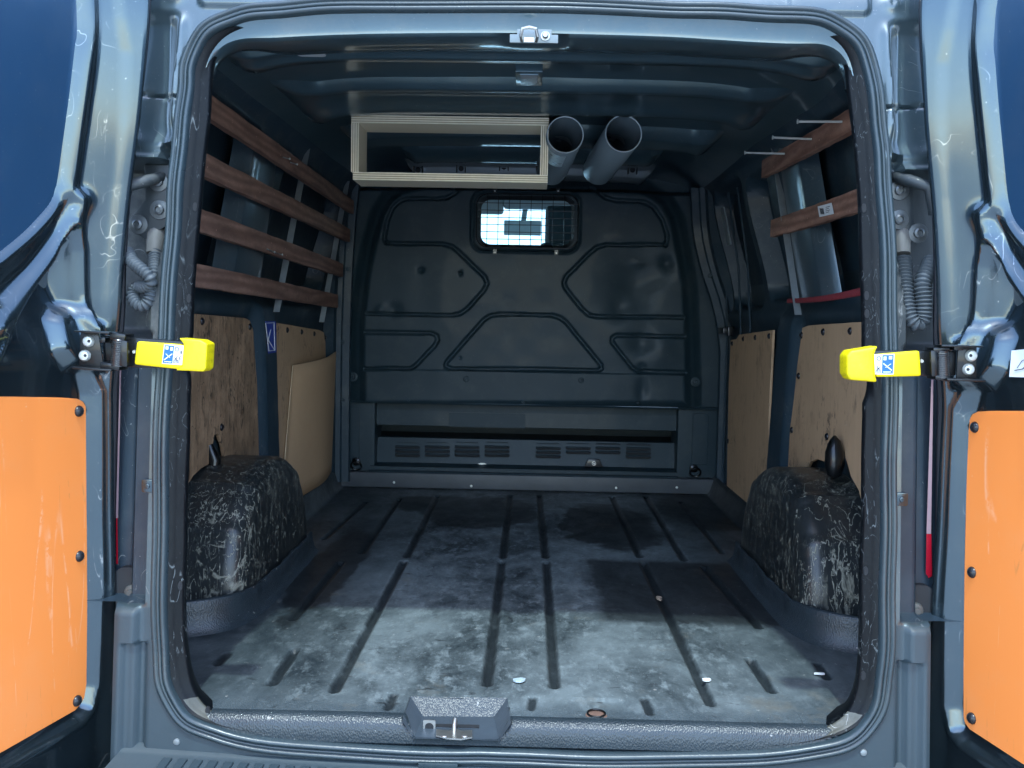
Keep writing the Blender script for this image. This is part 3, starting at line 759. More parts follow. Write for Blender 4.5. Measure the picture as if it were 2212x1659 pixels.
# plywood side linings
rv = MB(); rv.lathe((0, 0, 0), (1, 0, 0), [(.0125, 0), (.0125, .002), (.010, .006), (.005, .009), (.001, .0095)], 20)
RIV = rv.build('rivet_source', DRIVET, None, smooth=True, origin=(0, 0, 0)); RIVM = RIV.data; bpy.data.objects.remove(RIV)
def ply(side, ov, x, mat, rivets, label, extra=None):
    P = [atX(*p, x) for p in ov]
    b = MB(); b.prism(P, lambda p, t: (x+side*(.009*t), p[0], p[1]))
    o = b.build('plywood_lining', mat, van, bevel=.0012, seg=1); tag(o, label)
    for q in rivets:
        y, z = atX(*q, x); inst('rivet', RIVM, o, (x, y, z), (0, 0, 0) if side < 0 else (0, 0, math.pi), (.75, .85, .85))
ply(-1, [(380, 675), (410, 677), (530, 687), (540, 692), (547, 712), (552, 785), (558, 860), (564, 930), (566, 998), (534, 1000), (524, 986), (508, 982), (485, 990), (480, 960), (470, 936), (463, 940), (459, 970), (456, 1000), (435, 1012), (418, 1028), (404, 1050), (380, 1060)], -.866, PLY_L, [(436, 694), (539, 706), (478, 923)], 'heavily scuffed brown plywood lining')
ply(-1, [(594, 697), (690, 713), (700, 718), (703, 740), (708, 1000), (650, 1080), (594, 1090)], -.866, PLY_R, [(620, 713), (651, 717), (678, 721), (702, 729)], 'plywood lining behind the cardboard sheet')
ply(1, [(1733, 708), (1745, 703), (1880, 694), (1880, 1140), (1862, 1090), (1855, 1060), (1838, 1030), (1830, 1000), (1815, 960), (1798, 953), (1787, 968), (1783, 998), (1765, 992), (1750, 998), (1745, 1009), (1702, 1009), (1706, 930), (1715, 860), (1722, 790)], .866, PLY_R, [(1732, 724), (1779, 717), (1837, 715), (1726, 812), (1711, 929), (1787, 943)], 'pale plywood lining beside the rear pillar')
ply(1, [(1578, 734), (1590, 733), (1596, 723), (1669, 713), (1664, 820), (1660, 900), (1662, 1020), (1640, 1060), (1615, 1115), (1604, 1117), (1570, 1086), (1571, 980), (1574, 830)], .866, PLY_R, [(1582, 742), (1606, 732), (1632, 729), (1662, 726), (1573, 953), (1570, 1070), (1601, 1098)], 'pale plywood lining next to the bulkhead')

# ---- roof
def roofz(X, Y): return 1.425-.10*(np.abs(X-.008)/.80)**6+.006*vnoise(X, Y, 3, 8)
surf('roof_panel', np.arange(-.80, .811, .02), np.arange(.10, 2.46, .02), lambda X, Y: (X, Y, roofz(X, Y)+.004), PAINT_ROOF, van, flip=True)
def bow(name, prof, half, taper=.06, arcY=0, label=None, mat=PAINT_ROOF):
    T = np.linspace(-half, half, 90); n = len(prof)
    V = []; F = []
    for x in T:
        e = abs(x)/half; k = 1-max(0, (e-.90)/.10)**2*.85; fl = max(0, (e-.86)/.14)
        for y, z in prof:
            yc = sum(p[0] for p in prof)/n
            yy = yc+(y-yc)*(1+fl*.7)+arcY*(1-(x/half)**2)
            zt = 1.425-.10*(abs(x)/.8)**6
            V.append((x+.008, yy, zt+.004+(z-1.425)*k))
    for i in range(len(T)-1):
        for j in range(n-1): F.append([i*n+j, i*n+j+1, (i+1)*n+j+1, (i+1)*n+j])
    o = mobj(name, V, F, mat, van, sharp=55); return o
bow('roof_bow', [(.33, 1.43), (.355, 1.392), (.365, 1.388), (.385, 1.388), (.392, 1.380), (.40, 1.378), (.425, 1.378), (.430, 1.384), (.45, 1.43)], .715)
bow('roof_bow', [(.74, 1.43), (.765, 1.398), (.775, 1.395), (.80, 1.396), (.84, 1.408), (.93, 1.408), (.97, 1.392), (.985, 1.384), (1.03, 1.384), (1.045, 1.39), (1.07, 1.43)], .69)
bow('roof_bow', [(1.36, 1.43), (1.385, 1.385), (1.395, 1.38), (1.47, 1.376), (1.50, 1.372), (1.52, 1.376), (1.55, 1.43)], .64, arcY=-.03)
bow('roof_bow', [(1.78, 1.43), (1.80, 1.40), (1.90, 1.385), (1.93, 1.388), (1.96, 1.43)], .5)
# front header with bright clipped holes above the bulkhead
fh = bow('front_header', [(2.10, 1.432), (2.14, 1.412), (2.152, 1.408), (2.158, 1.402), (2.162, 1.380), (2.17, 1.374), (2.30, 1.372), (2.32, 1.43)], .52, arcY=-.03, mat=body_paint('paint_front_header', (.24, .28, .31), scr=.2))
for k in range(6):
    x, z = atY(905+k*92, 366+3*(abs(k-2.5)-2), 2.16)
    b = MB(); b.box(x-.020, x-.016, 2.125, 2.17, z-.02, z+.012); b.box(x+.016, x+.020, 2.125, 2.17, z-.02, z+.012); b.lathe((x, 2.130, z-.004), (0, -1, 0), [(.0001, .001), (.011, .001), (.011, -.004)], 12); b.build('clip_hole', DARK, fh)
# interior lamp housing behind the first bow
x, y = atZ(1143, 158, 1.41); b = MB(); b.box(x-.035, x+.035, y-.07, y+.07, 1.395, 1.43); b.box(x-.024, x+.024, y-.055, y+.055, 1.391, 1.396, 1); b.build('ceiling_lamp', [PAINT_ROOF, plain('lamp_lens', (.22, .25, .27), .25)], van, bevel=.003)
for (ox, oy, zz) in ((686, 224, 1.41), (1537, 236, 1.41), (1301, 134, 1.385)):
    x, y = atZ(ox, oy, zz); b = MB(); b.lathe((x, y, zz+.004), (0, 0, -1), [(.006, 0), (.006, .003), (.003, .006)], 10); b.build('roof_stud', WHITE, van, smooth=True)
# pale oblong slot left in the header
x, y = atZ(672, 100, 1.37); b = MB(); b.prism(rr(x-.032, x+.032, y-.018, y+.018, .012), lambda p, t: (p[0], p[1], 1.352+.004*t)); b.build('header_cap', plain('cap_grey', (.36, .39, .41), .5), van)

# ---- bulkhead
YB = 2.33
def zb(px, py): return (702+px*.4231, 378+py*.4231)     # close-up of the bulkhead to overview pixels
def B(px, py): return atY(*zb(px, py), YB)
gr = [([(310, 345), (300, 320), (318, 230), (345, 165), (385, 130), (430, 118), (560, 122), (620, 115), (665, 90), (700, 58)], False),
      ([(310, 345), (360, 350), (600, 352), (650, 365), (690, 400), (815, 520), (828, 555), (810, 590), (730, 680), (690, 708), (650, 716), (215, 708)], False),
      ([(205, 803), (545, 808), (568, 820), (575, 845), (560, 870), (465, 970), (440, 988), (205, 990)], False),
      ([(615, 975), (620, 955), (810, 740), (845, 718), (880, 712), (1150, 714), (1200, 728), (1230, 750), (1410, 970), (1412, 990), (1395, 997), (640, 988), (615, 975)], False),
      ([(1740, 360), (1750, 310), (1725, 230), (1680, 165), (1640, 140), (1590, 132), (1480, 128), (1430, 112), (1360, 58)], False),
      ([(1740, 355), (1430, 357), (1385, 370), (1340, 410), (1230, 520), (1220, 550), (1230, 580), (1310, 680), (1350, 715), (1385, 722), (1830, 728)], False),
      ([(1835, 825), (1490, 818), (1468, 832), (1468, 855), (1570, 985), (1600, 1003), (1840, 1010)], False)]
gr = [[B(*p) for p in g] for g, _ in gr]
winpoly = rr(*(B(785, 0)[0], B(1280, 0)[0]), B(1000, 368)[1], B(1000, 105)[1], .045, 6)
winout = rr(B(755, 0)[0], B(1305, 0)[0], B(1000, 392)[1], B(1000, 85)[1], .055, 6)
pad = [B(195, 1170), B(195, 760), B(222, 520), B(262, 330), B(300, 200), B(345, 130), B(400, 90), B(560, 50), B(1000, 35), B(1440, 55), B(1640, 95), B(1720, 150), B(1765, 230), B(1800, 400), B(1828, 560), B(1840, 760), B(1850, 1170)]
zstep = B(1000, 1003)[1]; zbot = B(1000, 1172)[1]
def yb2(X, Z):
    d = sdf(X, Z, pad)
    Y = YB+.03*sst(-.012, .03, d)+.03*sst(.02, .08, d)
    Y = Y+.05*sst(1.335, 1.36, Z)
    for i, g in enumerate(gr): Y = Y+.016*(1-sst(.003, .011, seg_dist(X, Z, g)))
    # below the line the sheet steps forward a touch
    Y = Y-.006*(1-sst(zstep-.004, zstep, Z))*(1-sst(-.02, 0, d))
    Y = Y-.012*(1-sst(-.004, .004, np.abs(sdf(X, Z, winout))-.006))
    Y = Y+.010*(1-sst(-.008, .0, sdf(X, Z, winout)))
    def dent(px, py, r, h, asx=1.):
        x, z = B(px, py); return h*np.exp(-(((X-x)/asx)**2+(Z-z)**2)/r**2)
    Y = Y+dent(490, 485, .012, .014)+dent(692, 500, .010, .014, .6)+dent(350, 690, .03, .012)+dent(280, 690, .02, -.008)
    Y = Y+dent(1600, 560, .13, .030)+dent(1500, 690, .04, .010)+dent(1690, 600, .07, -.008)+dent(1745, 450, .03, .016)+dent(1600, 450, .02, -.006, 2)
    Y = Y+dent(1620, 860, .05, .018)+dent(1620, 985, .018, .010)+dent(1720, 900, .07, -.012)+dent(690, 935, .006, .006)
    Y = Y+dent(1620, 1100, .05, .010, .5)+.006*vnoise(X, Z, 4, 11)+.002*vnoise(X, Z, 13, 12)
    return Y
Ub = np.arange(-.88, .901, .0045); Vb = np.arange(zbot, 1.45, .0045)
bulk = surf('bulkhead', Ub, Vb, lambda X, Z: (X, yb2(X, Z), Z), BULK, van, mask=lambda X, Z: ~inside(X, Z, winpoly), flip=False, sharp=60)
# reveal + glass + grille
xg = MB(); V = []; F = []; n = len(winpoly)
cxw = sum(p[0] for p in winpoly)/n; czw = sum(p[1] for p in winpoly)/n
for t, s in ((0, 1.01), (.02, .995), (.045, .93)):
    for p in winpoly: V.append((cxw+(p[0]-cxw)*(s if t < .04 else .945), YB+.006+t, czw+(p[1]-czw)*(s if t < .04 else .875)))
for k in range(2):
    for i in range(n): F.append([k*n+i, k*n+(i+1) % n, (k+1)*n+(i+1) % n, (k+1)*n+i])
mobj('window_frame', V, F, DARK, bulk)
gp = [(cxw+(p[0]-cxw)*.96, czw+(p[1]-czw)*.90) for p in winpoly]
b = MB(); b.prism(gp, lambda p, t: (p[0], YB+.050+.004*t, p[1])); b.build('window_glass', GLASS, bulk)
g = MB(); x0, z1_ = B(785, 105); x1, z0_ = B(1280, 368)
xs = [B(px, 0)[0] for px in (832, 888, 944, 999, 1056, 1112, 1168, 1226)]; zs = [B(1000, py)[1] for py in (146, 183, 220, 256, 293, 330)]
for x in xs: g.tube([(x, YB-.006, z0_-.006), (x, YB-.006, z1_+.006)], .0017, 6)
for z in zs: g.tube([(x0-.006, YB-.009, z), (x1+.006, YB-.009, z)], .0017, 6)
g.build('window_grille', BLACKM, bulk, smooth=True)
b = MB(); b.tube([(p[0]*1.0, YB-.007, p[1]) for p in rr(x0-.008, x1+.008, z0_-.008, z1_+.008, .05, 6)], .003, 6, closed=True); b.build('grille_frame', BLACKM, bulk, smooth=True)
for px, py in ((868, 392), (1181, 396), (868, 80), (1190, 80)):
    x, z = B(px, py); b = MB(); b.box(x-.008, x+.008, YB-.012, YB-.006, z-.010, z+.010); b.lathe((x, YB-.012, z-.003), (0, -1, 0), [(.004, 0), (.003, .003)], 10, 1); b.build('grille_clip', [BLACKM, STEEL], bulk)
for px, py, r in ((722, 1042, .014), (1307, 1048, .013), (137, 1032, .022), (1897, 1058, .022), (430, 1150, .008), (1012, 1157, .010), (1597, 1165, .008)):
    x, z = B(px, py); b = MB(); b.lathe((x, YB-.002 if r < .02 else YB+.02, z), (0, -1, 0), [(r, 0), (r, .004), (r*.72, .006), (r*.66, .002), (r*.42, .002), (r*.36, .007), (.001, .008)], 20, 0); b.build('bolt', [BULK], bulk, smooth=True, sharp=40)
# lower part: undercut, strip, dark recess, louvred sheet, side cheeks
zA = atY(1106, 892, 2.42)[1]; zBq = atY(1106, 925, 2.42)[1]; zC = atY(1106, 950, 2.45)[1]; zD = atY(1106, 1010, 2.43)[1]
m = MB()
def strip(x0, x1, pts, mi=0):
    V = [(x, y, z) for x in (x0, x1) for y, z in pts]; n = len(pts); m.add(V, [(i, i+1, n+i+1, n+i) for i in range(n-1)], mi)
strip(-.86, .88, [(YB+.000, zbot), (YB+.006, zbot-.008), (2.43, zbot-.004), (2.43, zA)])
strip(-.86, .88, [(2.43, zA), (2.425, zBq+.004), (2.43, zBq), (2.85, zBq-.006), (2.85, zC-.02), (2.47, zC-.006)], 0)
strip(-.70, .70, [(2.47, zC), (2.462, zC-.002), (2.44, zD+.012), (2.42, zD+.006), (2.36, zD+.004), (2.36, zD-.012), (2.34, zD-.014), (2.33, zD-.03)])
m.build('lower_bulkhead', BULK, van, smooth=True, sharp=30)
xl, xr = atY(728, 925, 2.40)[0], atY(1555, 940, 2.40)[0]
for s, xa_, xb_ in ((-1, -.89, atY(810, 950, 2.38)[0]), (1, atY(1463, 950, 2.38)[0], .90)):
    m = MB(); m.prism([(xa_, -.02), (xb_, -.02), (xb_, zbot), (xa_, zbot)], lambda p, t: (p[0], 2.375+.19*t, p[1])); o = m.build('bulkhead_cheek', BULK, van, bevel=.006, seg=3)
    # stamped panel outline on the cheek
    cx_ = (xa_+xb_)/2; m = MB(); zq = zbot-.03
    m.tube([(p[0], 2.374, p[1]) for p in rr(cx_-.035, cx_+.035, .13, zq, .008, 3)], .0022, 6, closed=True); m.build('stamped_rib', BULK, o, smooth=True)
# louvres
lv = MB()
lv.prism(rr(-.027, .027, -.0055, .0055, .005, 4), lambda p, t: (p[0], -.0035+.004*t, p[1]), 0)
V = []; 
lv2 = MB(); n = 10
for i in range(n+1):
    x = -.027+.054*i/n; hgt = .0075*math.sin(math.pi*min(1, max(0, (.5-abs(i/n-.5))*8)) / 2)
    lv2.V += [(x, .001, .0075), (x, -hgt, .0045), (x, -hgt, .003)]
for i in range(n):
    for k in range(2): lv2.F.append([i*3+k, (i+1)*3+k, (i+1)*3+k+1, i*3+k+1]); lv2.M.append(1)
lv.add(lv2.V, lv2.F, 1)
lo = lv.build('louvre_source', [DARK, BULK], None, smooth=False, origin=(0, 0, 0)); LVM = lo.data; bpy.data.objects.remove(lo)
low = bpy.data.objects['lower_bulkhead']
for k, px in enumerate((422, 574, 726, 879, 1140, 1293, 1445, 1600)):
    for r_ in range(4):
        py = 1370+20.5*r_+(6 if k > 3 else 0)+(3 if k == 7 else 0)
        if k in (5, 6) and r_ == 3: continue
        yv = 2.466-.0022*(r_*4)
        x, z = atY(*zb(px, py), yv); inst('louvre', LVM, low, (x, yv-.003, z), None, (2.15, 1, 1.15))
# seam down the middle of the louvred sheet, pale chip, bracket
x, z = B(1012, 1270); 
b = MB(); x, z = atY(*zb(1022, 1300), 2.42); b.box(x-.35, x, 2.418, 2.4215, zBq+.001, zA-.003); b.build('sheet_overlap', BULK, low)
b = MB(); x, z = atY(*zb(800, 1478), 2.42); b.prism([(x-.02, z), (x-.005, z+.006), (x+.012, z+.005), (x+.022, z), (x, z-.003)], lambda p, t: (p[0], 2.432+.002*t, p[1])); b.build('bright_chip', SCREW, low)
b = MB(); x, z = atY(*zb(1372, 1470), 2.42); b.prism([(x-.042, z-.016), (x+.042, z-.016), (x+.026, z+.018), (x-.026, z+.018)], lambda p, t: (p[0], 2.405+.02*t, p[1])); b.lathe((x, 2.405, z), (0, -1, 0), [(.011, 0), (.011, .006), (.006, .006), (.005, .002)], 16, 1); b.build('tie_bracket', [BLACKM, STEEL], low, bevel=.001)
# sill board along the foot of the bulkhead
s0, s1 = atY(735, 1052, 2.325), atY(1548, 1066, 2.325); t0, t1 = atY(727, 1022, 2.33), atY(1552, 1032, 2.33)
b = MB(); b.box(-.835, .885, 2.325, 2.40, .004, .072); sill = b.build('sill_board', plain('sill_plastic', (.055, .065, .075), .4, 0, .3, 14, .001), van, bevel=.004, seg=3)
for ox, oy in ((851, 1042), (1018, 1050), (1331, 1054), (1462, 1053)):
    x, z = atY(ox, oy, 2.325); b = MB(); b.lathe((x, 2.325, z), (0, -1, 0), [(.006, 0), (.005, .002), (.002, .0025)], 12); b.build('screw', SCREW, sill, smooth=True)
for ox, oy, s in ((768, 1000, -1), (1500, 1015, 1)):
    x, z = atY(ox, oy, 2.36); b = MB()
    b.lathe((x, 2.375, z+.004), (0, -1, 0), [(.020, 0), (.018, .006), (.008, .010), (.006, .016)], 16)
    b.tube([(x+.004+.024*math.cos(t)*s, 2.355-.012*math.sin(t), z-.008+.020*math.sin(t)-.004) for t in np.linspace(0, 2*math.pi, 19)[:-1]], .0042, 8, closed=True)
    b.build('lashing_ring', BLACKM, van, smooth=True)
# front corner trims between side wall and bulkhead
for s, top, bot in ((-1, (762, 420), (740, 1000)), (1, (1505, 425), (1560, 1060))):
    m = MB(); x0 = atY(*top, 2.30)[0]; x1 = atY(*bot, 2.30)[0]
    pth = [(x1, .03), (x1, .45), (x1*.998, .75), (x0*1.03, 1.1), (x0, 1.36)]
    sec = [(-.030, 2.318), (-.026, 2.300), (.004, 2.296), (.010, 2.285), (.030, 2.282), (.036, 2.25), (.075, 2.22)]
    V = [(x+s*q, y, z) for x, z in smooth_path(pth, 2) for q, y in sec]; k_ = len(sec)
    m.add(V, [(a*k_+b_, a*k_+b_+1, (a+1)*k_+b_+1, (a+1)*k_+b_) for a in range(len(V)//k_-1) for b_ in range(k_-1)])
    o = m.build('corner_trim', PAINT_IN, van, smooth=True)
    for z in (.40, .66, .98):
        b = MB(); b.lathe((x1-s*.0+(x0-x1)*float(sst(.6, 1.3, np.array(z))), 2.289, z), (0, -1, 0), [(.010, 0), (.009, .003), (.004, .004)], 14); b.build('trim_button', BULK, o, smooth=True)
# right sliding-door seam: two vertical ribs and a pale strip coloured as the door gap's reflection
m = MB()
for ox in (1562, 1590, 1610):
    y0, z0 = atX(ox, 700, .86); m.tube([(.880, y0, .10), (.880, y0, .75), (.862, y0, 1.0), (.81, y0, 1.30)], .0045, 8)
m.build('sliding_door_ribs', PAINT_IN, van, smooth=True)
y0, z0 = atX(1560, 450, .80); y1, z1 = atX(1576, 530, .82)
m = MB(); m.obox((.797, y0-.02, z0), (.815, y1-.02, z1), (0, 1, 0), (1, 0, 0), .06, .006); m.build('gap_reflection', plain('pale_reflection', (.20, .24, .26), .35), van)
m = MB(); y0, z0 = atX(1566, 715, .86); m.box(.84, .88, y0-.06, y0+.05, z0-.012, z0+.014); m.box(.85, .875, y0-.11, y0-.07, z0-.02, z0+.02); m.build('door_latch', BLACKM, van, bevel=.004)
# blue sticker on the left pillar
P = [atX(*p, -.842) for p in ((572, 694), (595, 694), (596, 761), (579, 764))]
b = MB(); b.prism(P, lambda p, t: (-.840-.001*t, p[0], p[1]), 0)
for a, c in (((574, 698), (581, 758)), ((574, 698), (592, 697)), ((592, 697), (594, 757)), ((581, 758), (594, 757)), ((580, 735), (593, 756)), ((578, 742), (585, 712))):
    p0, p1 = atX(*a, -.839), atX(*c, -.839); b.obox((-.8390, *p0), (-.8390, *p1), (1, 0, 0), (0, 1, 0.3), .0012, .006, 1)
b.build('warning_sticker', [DBLUE, ST_W], van)

# ================================================================== rear doors
PH = R(14)
def lean(z): return .0+.018*float(sst(.6, .8, np.array(z)))+.058*float(sst(.75, 1.38, np.array(z)))
def leanA(Z): return .018*sst(.6, .8, Z)+.058*sst(.75, 1.38, Z)
HX, HY = .803, -.045
KS = .70
def u1f(Z): return .034+.070*sst(.66, .84, Z)
def wbase(U_, Z):
    u1 = u1f(Z); h_ = .008; q = u1-U_; sp = np.where(q > h_, q, np.where(q < -h_, 0, (q+h_)**2/(4*h_)))
    return -KS*u1+KS*sp
def dmap(ox, oy, side=-1):
    """overview pixel -> (u, z) on the open door's inner face"""
    z = .5; wv = 0.0
    for _ in range(60):
        dx, dy = side*math.sin(PH), -math.cos(PH); nx, ny = -dy, dx
        hx_ = .008+side*(HX-lean(z))-side*math.cos(PH)*wv; hy_ = HY-math.sin(PH)*wv
        d = ray(ox, oy); t = ((hx_-CAM[0])*nx+(hy_-CAM[1])*ny)/(d[0]*nx+d[1]*ny)
        p = [CAM[i]+t*d[i] for i in range(3)]; z = .5*z+.5*p[2]; u = (p[0]-hx_)*dx+(p[1]-hy_)*dy
        wv = .7*wv+.3*float(wbase(np.array(u), np.array(z)))
    return (u, p[2])
def dpos(u, z, wv, side, np_=np):
    """door coordinates to the world; wv towards the middle of the van"""
    wv = wv+wbase(np.asarray(u), np.asarray(z))
    return (.008+side*(HX-leanA(np.asarray(z)))+side*math.sin(PH)*u-side*math.cos(PH)*wv, HY-math.cos(PH)*u-math.sin(PH)*wv, z)
def dp(u, z, wv, side): p = dpos(u, z, wv, side); return (float(p[0]), float(p[1]), float(p[2]))
def D(pts): return [dmap(*p) for p in pts]
win = smooth_path(D([(172, -60), (183, 60), (174, 120), (162, 210), (150, 300), (137, 400), (122, 440), (100, 466), (60, 508), (0, 556)]), 2)
uw = max(p[0] for p in win)
winP = win+[(win[-1][0]+.2, win[-1][1]-.12), (1.2, win[-1][1]-.12), (1.2, 1.7), (win[0][0], 1.7)]
lowc = D([(0, 800), (40, 690), (75, 625), (112, 575), (140, 520), (160, 495), (170, 540), (172, 640), (178, 720), (192, 800), (203, 850), (204, 1100), (206, 1300), (204, 1480), (196, 1530), (175, 1555), (0, 1662)])
lowP = lowc+[(1.2, lowc[-1][1]-.03), (1.2, lowc[0][1]-.1)]
chan = D([(208, -50), (210, 60), (206, 120), (186, 270), (166, 400), (178, 450), (178, 640), (200, 700), (232, 700), (244, 560), (262, 400), (276, 250), (280, 110), (268, 40), (255, -50)])
strut = D([(0, 700), (60, 625), (110, 560), (150, 500), (172, 440), (160, 420), (120, 500), (60, 580), (0, 640)])
strutL = smooth_path(D([(174, 432), (150, 478), (128, 520), (100, 562), (60, 615), (0, 705)]), 3); strutM = smooth_path(D([(150, 440), (128, 490), (95, 540), (55, 590), (0, 640)]), 3)
boss = D([(118, 690), (128, 668), (160, 658), (190, 668), (214, 700), (222, 740), (222, 800), (160, 800), (135, 760)])
def dw(Uq, Z):
    W = np.zeros(Uq.shape)
    W = W-.012*(1-sst(-.006, .004, sdf(Uq, Z, winP)))
    W = W+.004*np.exp(-((sdf(Uq, Z, winP)-.012)/.005)**2)
    lo = 1-sst(-.012, .010, sdf(Uq, Z, lowP))
    W = W-.024*lo
    W = W+.0035*np.exp(-((sdf(Uq, Z, lowP)-.010)/.006)**2)
    W = W-.007*(1-sst(-.010, .004, sdf(Uq, Z, chan)))
    W = W+.012*np.exp(-(seg_dist(Uq, Z, strutL)/.016)**2)-.008*np.exp(-(seg_dist(Uq, Z, strutM)/.014)**2)
    W = W+.026*(1-sst(-.022, .008, sdf(Uq, Z, boss)))
    # rounded hinge-side edge turning away
    W = W-.07*(1-sst(-.022, .010, Uq))**2
    W = W+.0025*vnoise(Uq, Z, 8, 21)
    return W
ud = np.concatenate([np.arange(-.030, .30, .0045), np.arange(.30, .93, .012)]); zd = np.arange(-.40, 1.56, .0055)
orange_L = [(-40, 857), (60, 858), (150, 860), (183, 862), (195, 868), (202, 880), (204, 897), (205, 1000), (206, 1200), (205, 1380), (203, 1480), (199, 1506), (190, 1524), (178, 1537)]
chk = None
def door(side):
    f = lambda Uq, Z: dpos(Uq, Z, dw(Uq, Z), side)
    lab = 'grey painted rear door'
    wmask = lambda Uq, Z: sdf(Uq, Z, winP) < -.007
    o = surf('rear_door', ud, zd, f, PAINT_DOOR, van, flip=(side > 0), sharp=70)
    surf('upper_door_panel', ud, zd, lambda Uq, Z: dpos(Uq, Z, -.0098+.0015*vnoise(Uq, Z, 3, 31), side), PANEL_BLUE, o, mask=lambda a, b: sdf(a, b, winP) < .004, flip=(side > 0))
    # outer skin of the door
    m = MB(); 
    V = []; zz = np.linspace(-.42, 1.56, 16); F = []
    for z in zz:
        for u, wv in ((-.028, -.052), (-.020, -.062), (.02, -.070), (.5, -.072), (.93, -.070), (.94, -.02)): V.append(dp(u, float(z), wv, side))
    for i in range(15):
        for k in range(5): F.append([i*6+k, i*6+k+1, (i+1)*6+k+1, (i+1)*6+k])
    mobj('door_skin', V, F, PAINT, o, sharp=40)
    # black rubber along the hinge edge
    m = MB(); m.tube([dp(-.012+.004*math.sin(z*7), z, -.030, side) for z in np.linspace(-.35, 1.5, 60)], .010, 8); m.build('edge_rubber', plain('edge_rubber_black', (.012, .014, .02), .5), o, smooth=True)
    # orange lining
    if side < 0: P = [dmap(*p, -1) for p in orange_L]+[(.30, dmap(60, 1606)[1]), (.8, dmap(60, 1606)[1]), (.8, dmap(60, 858)[1])]
    else:
        P = [dmap(*p, 1) for p in ((2200, 888), (2120, 888), (2096, 889), (2084, 895), (2077, 908), (2074, 930), (2070, 1130), (2067, 1250), (2065, 1450), (2065, 1548), (2068, 1563), (2078, 1577))]
        zl = dmap(2150, 1628, 1)[1]; P = P+[(.27, zl), (.8, zl), (.8, P[0][1])]
    m = MB(); m.prism(P, lambda p, t: dp(p[0], p[1], -.016-.008*t, side)); lin = m.build('orange_lining', ORANGE, o, bevel=.001, seg=1)
    for q in (((185, 889), (186, 1203), (181, 1516)) if side < 0 else ((2091, 923), (2085, 1237), (2084, 1553))):
        u, z = dmap(*q, side)
        ang = -PH if side < 0 else math.pi+PH
        inst('rivet', RIVM, lin, dp(u, z, -.016, side), (0, 0, ang), (.9, .88, .88))
    if side > 0:   # white card sticker
        P = [dmap(*p, 1) for p in ((2168, 757), (2240, 750), (2240, 816), (2163, 814))]
        m = MB(); m.prism(P, lambda p, t: dp(p[0], p[1], -.0165-.002*t, side), 0)
        pts = [dmap(*p, 1) for p in ((2175, 800), (2192, 797), (2200, 790), (2206, 785), (2212, 790), (2222, 797), (2235, 800))]
        for a, c in zip(pts[:-1], pts[1:]): m.tube([dp(a[0], a[1], -.016, 1), dp(c[0], c[1], -.016, 1)], .0008, 5, 1)
        pts = [dmap(*p, 1) for p in ((2180, 795), (2190, 780), (2205, 772), (2222, 778), (2232, 795))]
        for a, c in zip(pts[:-1], pts[1:]): m.tube([dp(a[0], a[1], -.016, 1), dp(c[0], c[1], -.016, 1)], .0006, 5, 1)
        m.build('door_sticker', [ST_W, ST_K], o)
    return o
DL = door(-1); DR = door(1)
DL['label'] = 'open left rear door with orange lining'; DR['label'] = 'open right rear door with orange lining and white sticker'

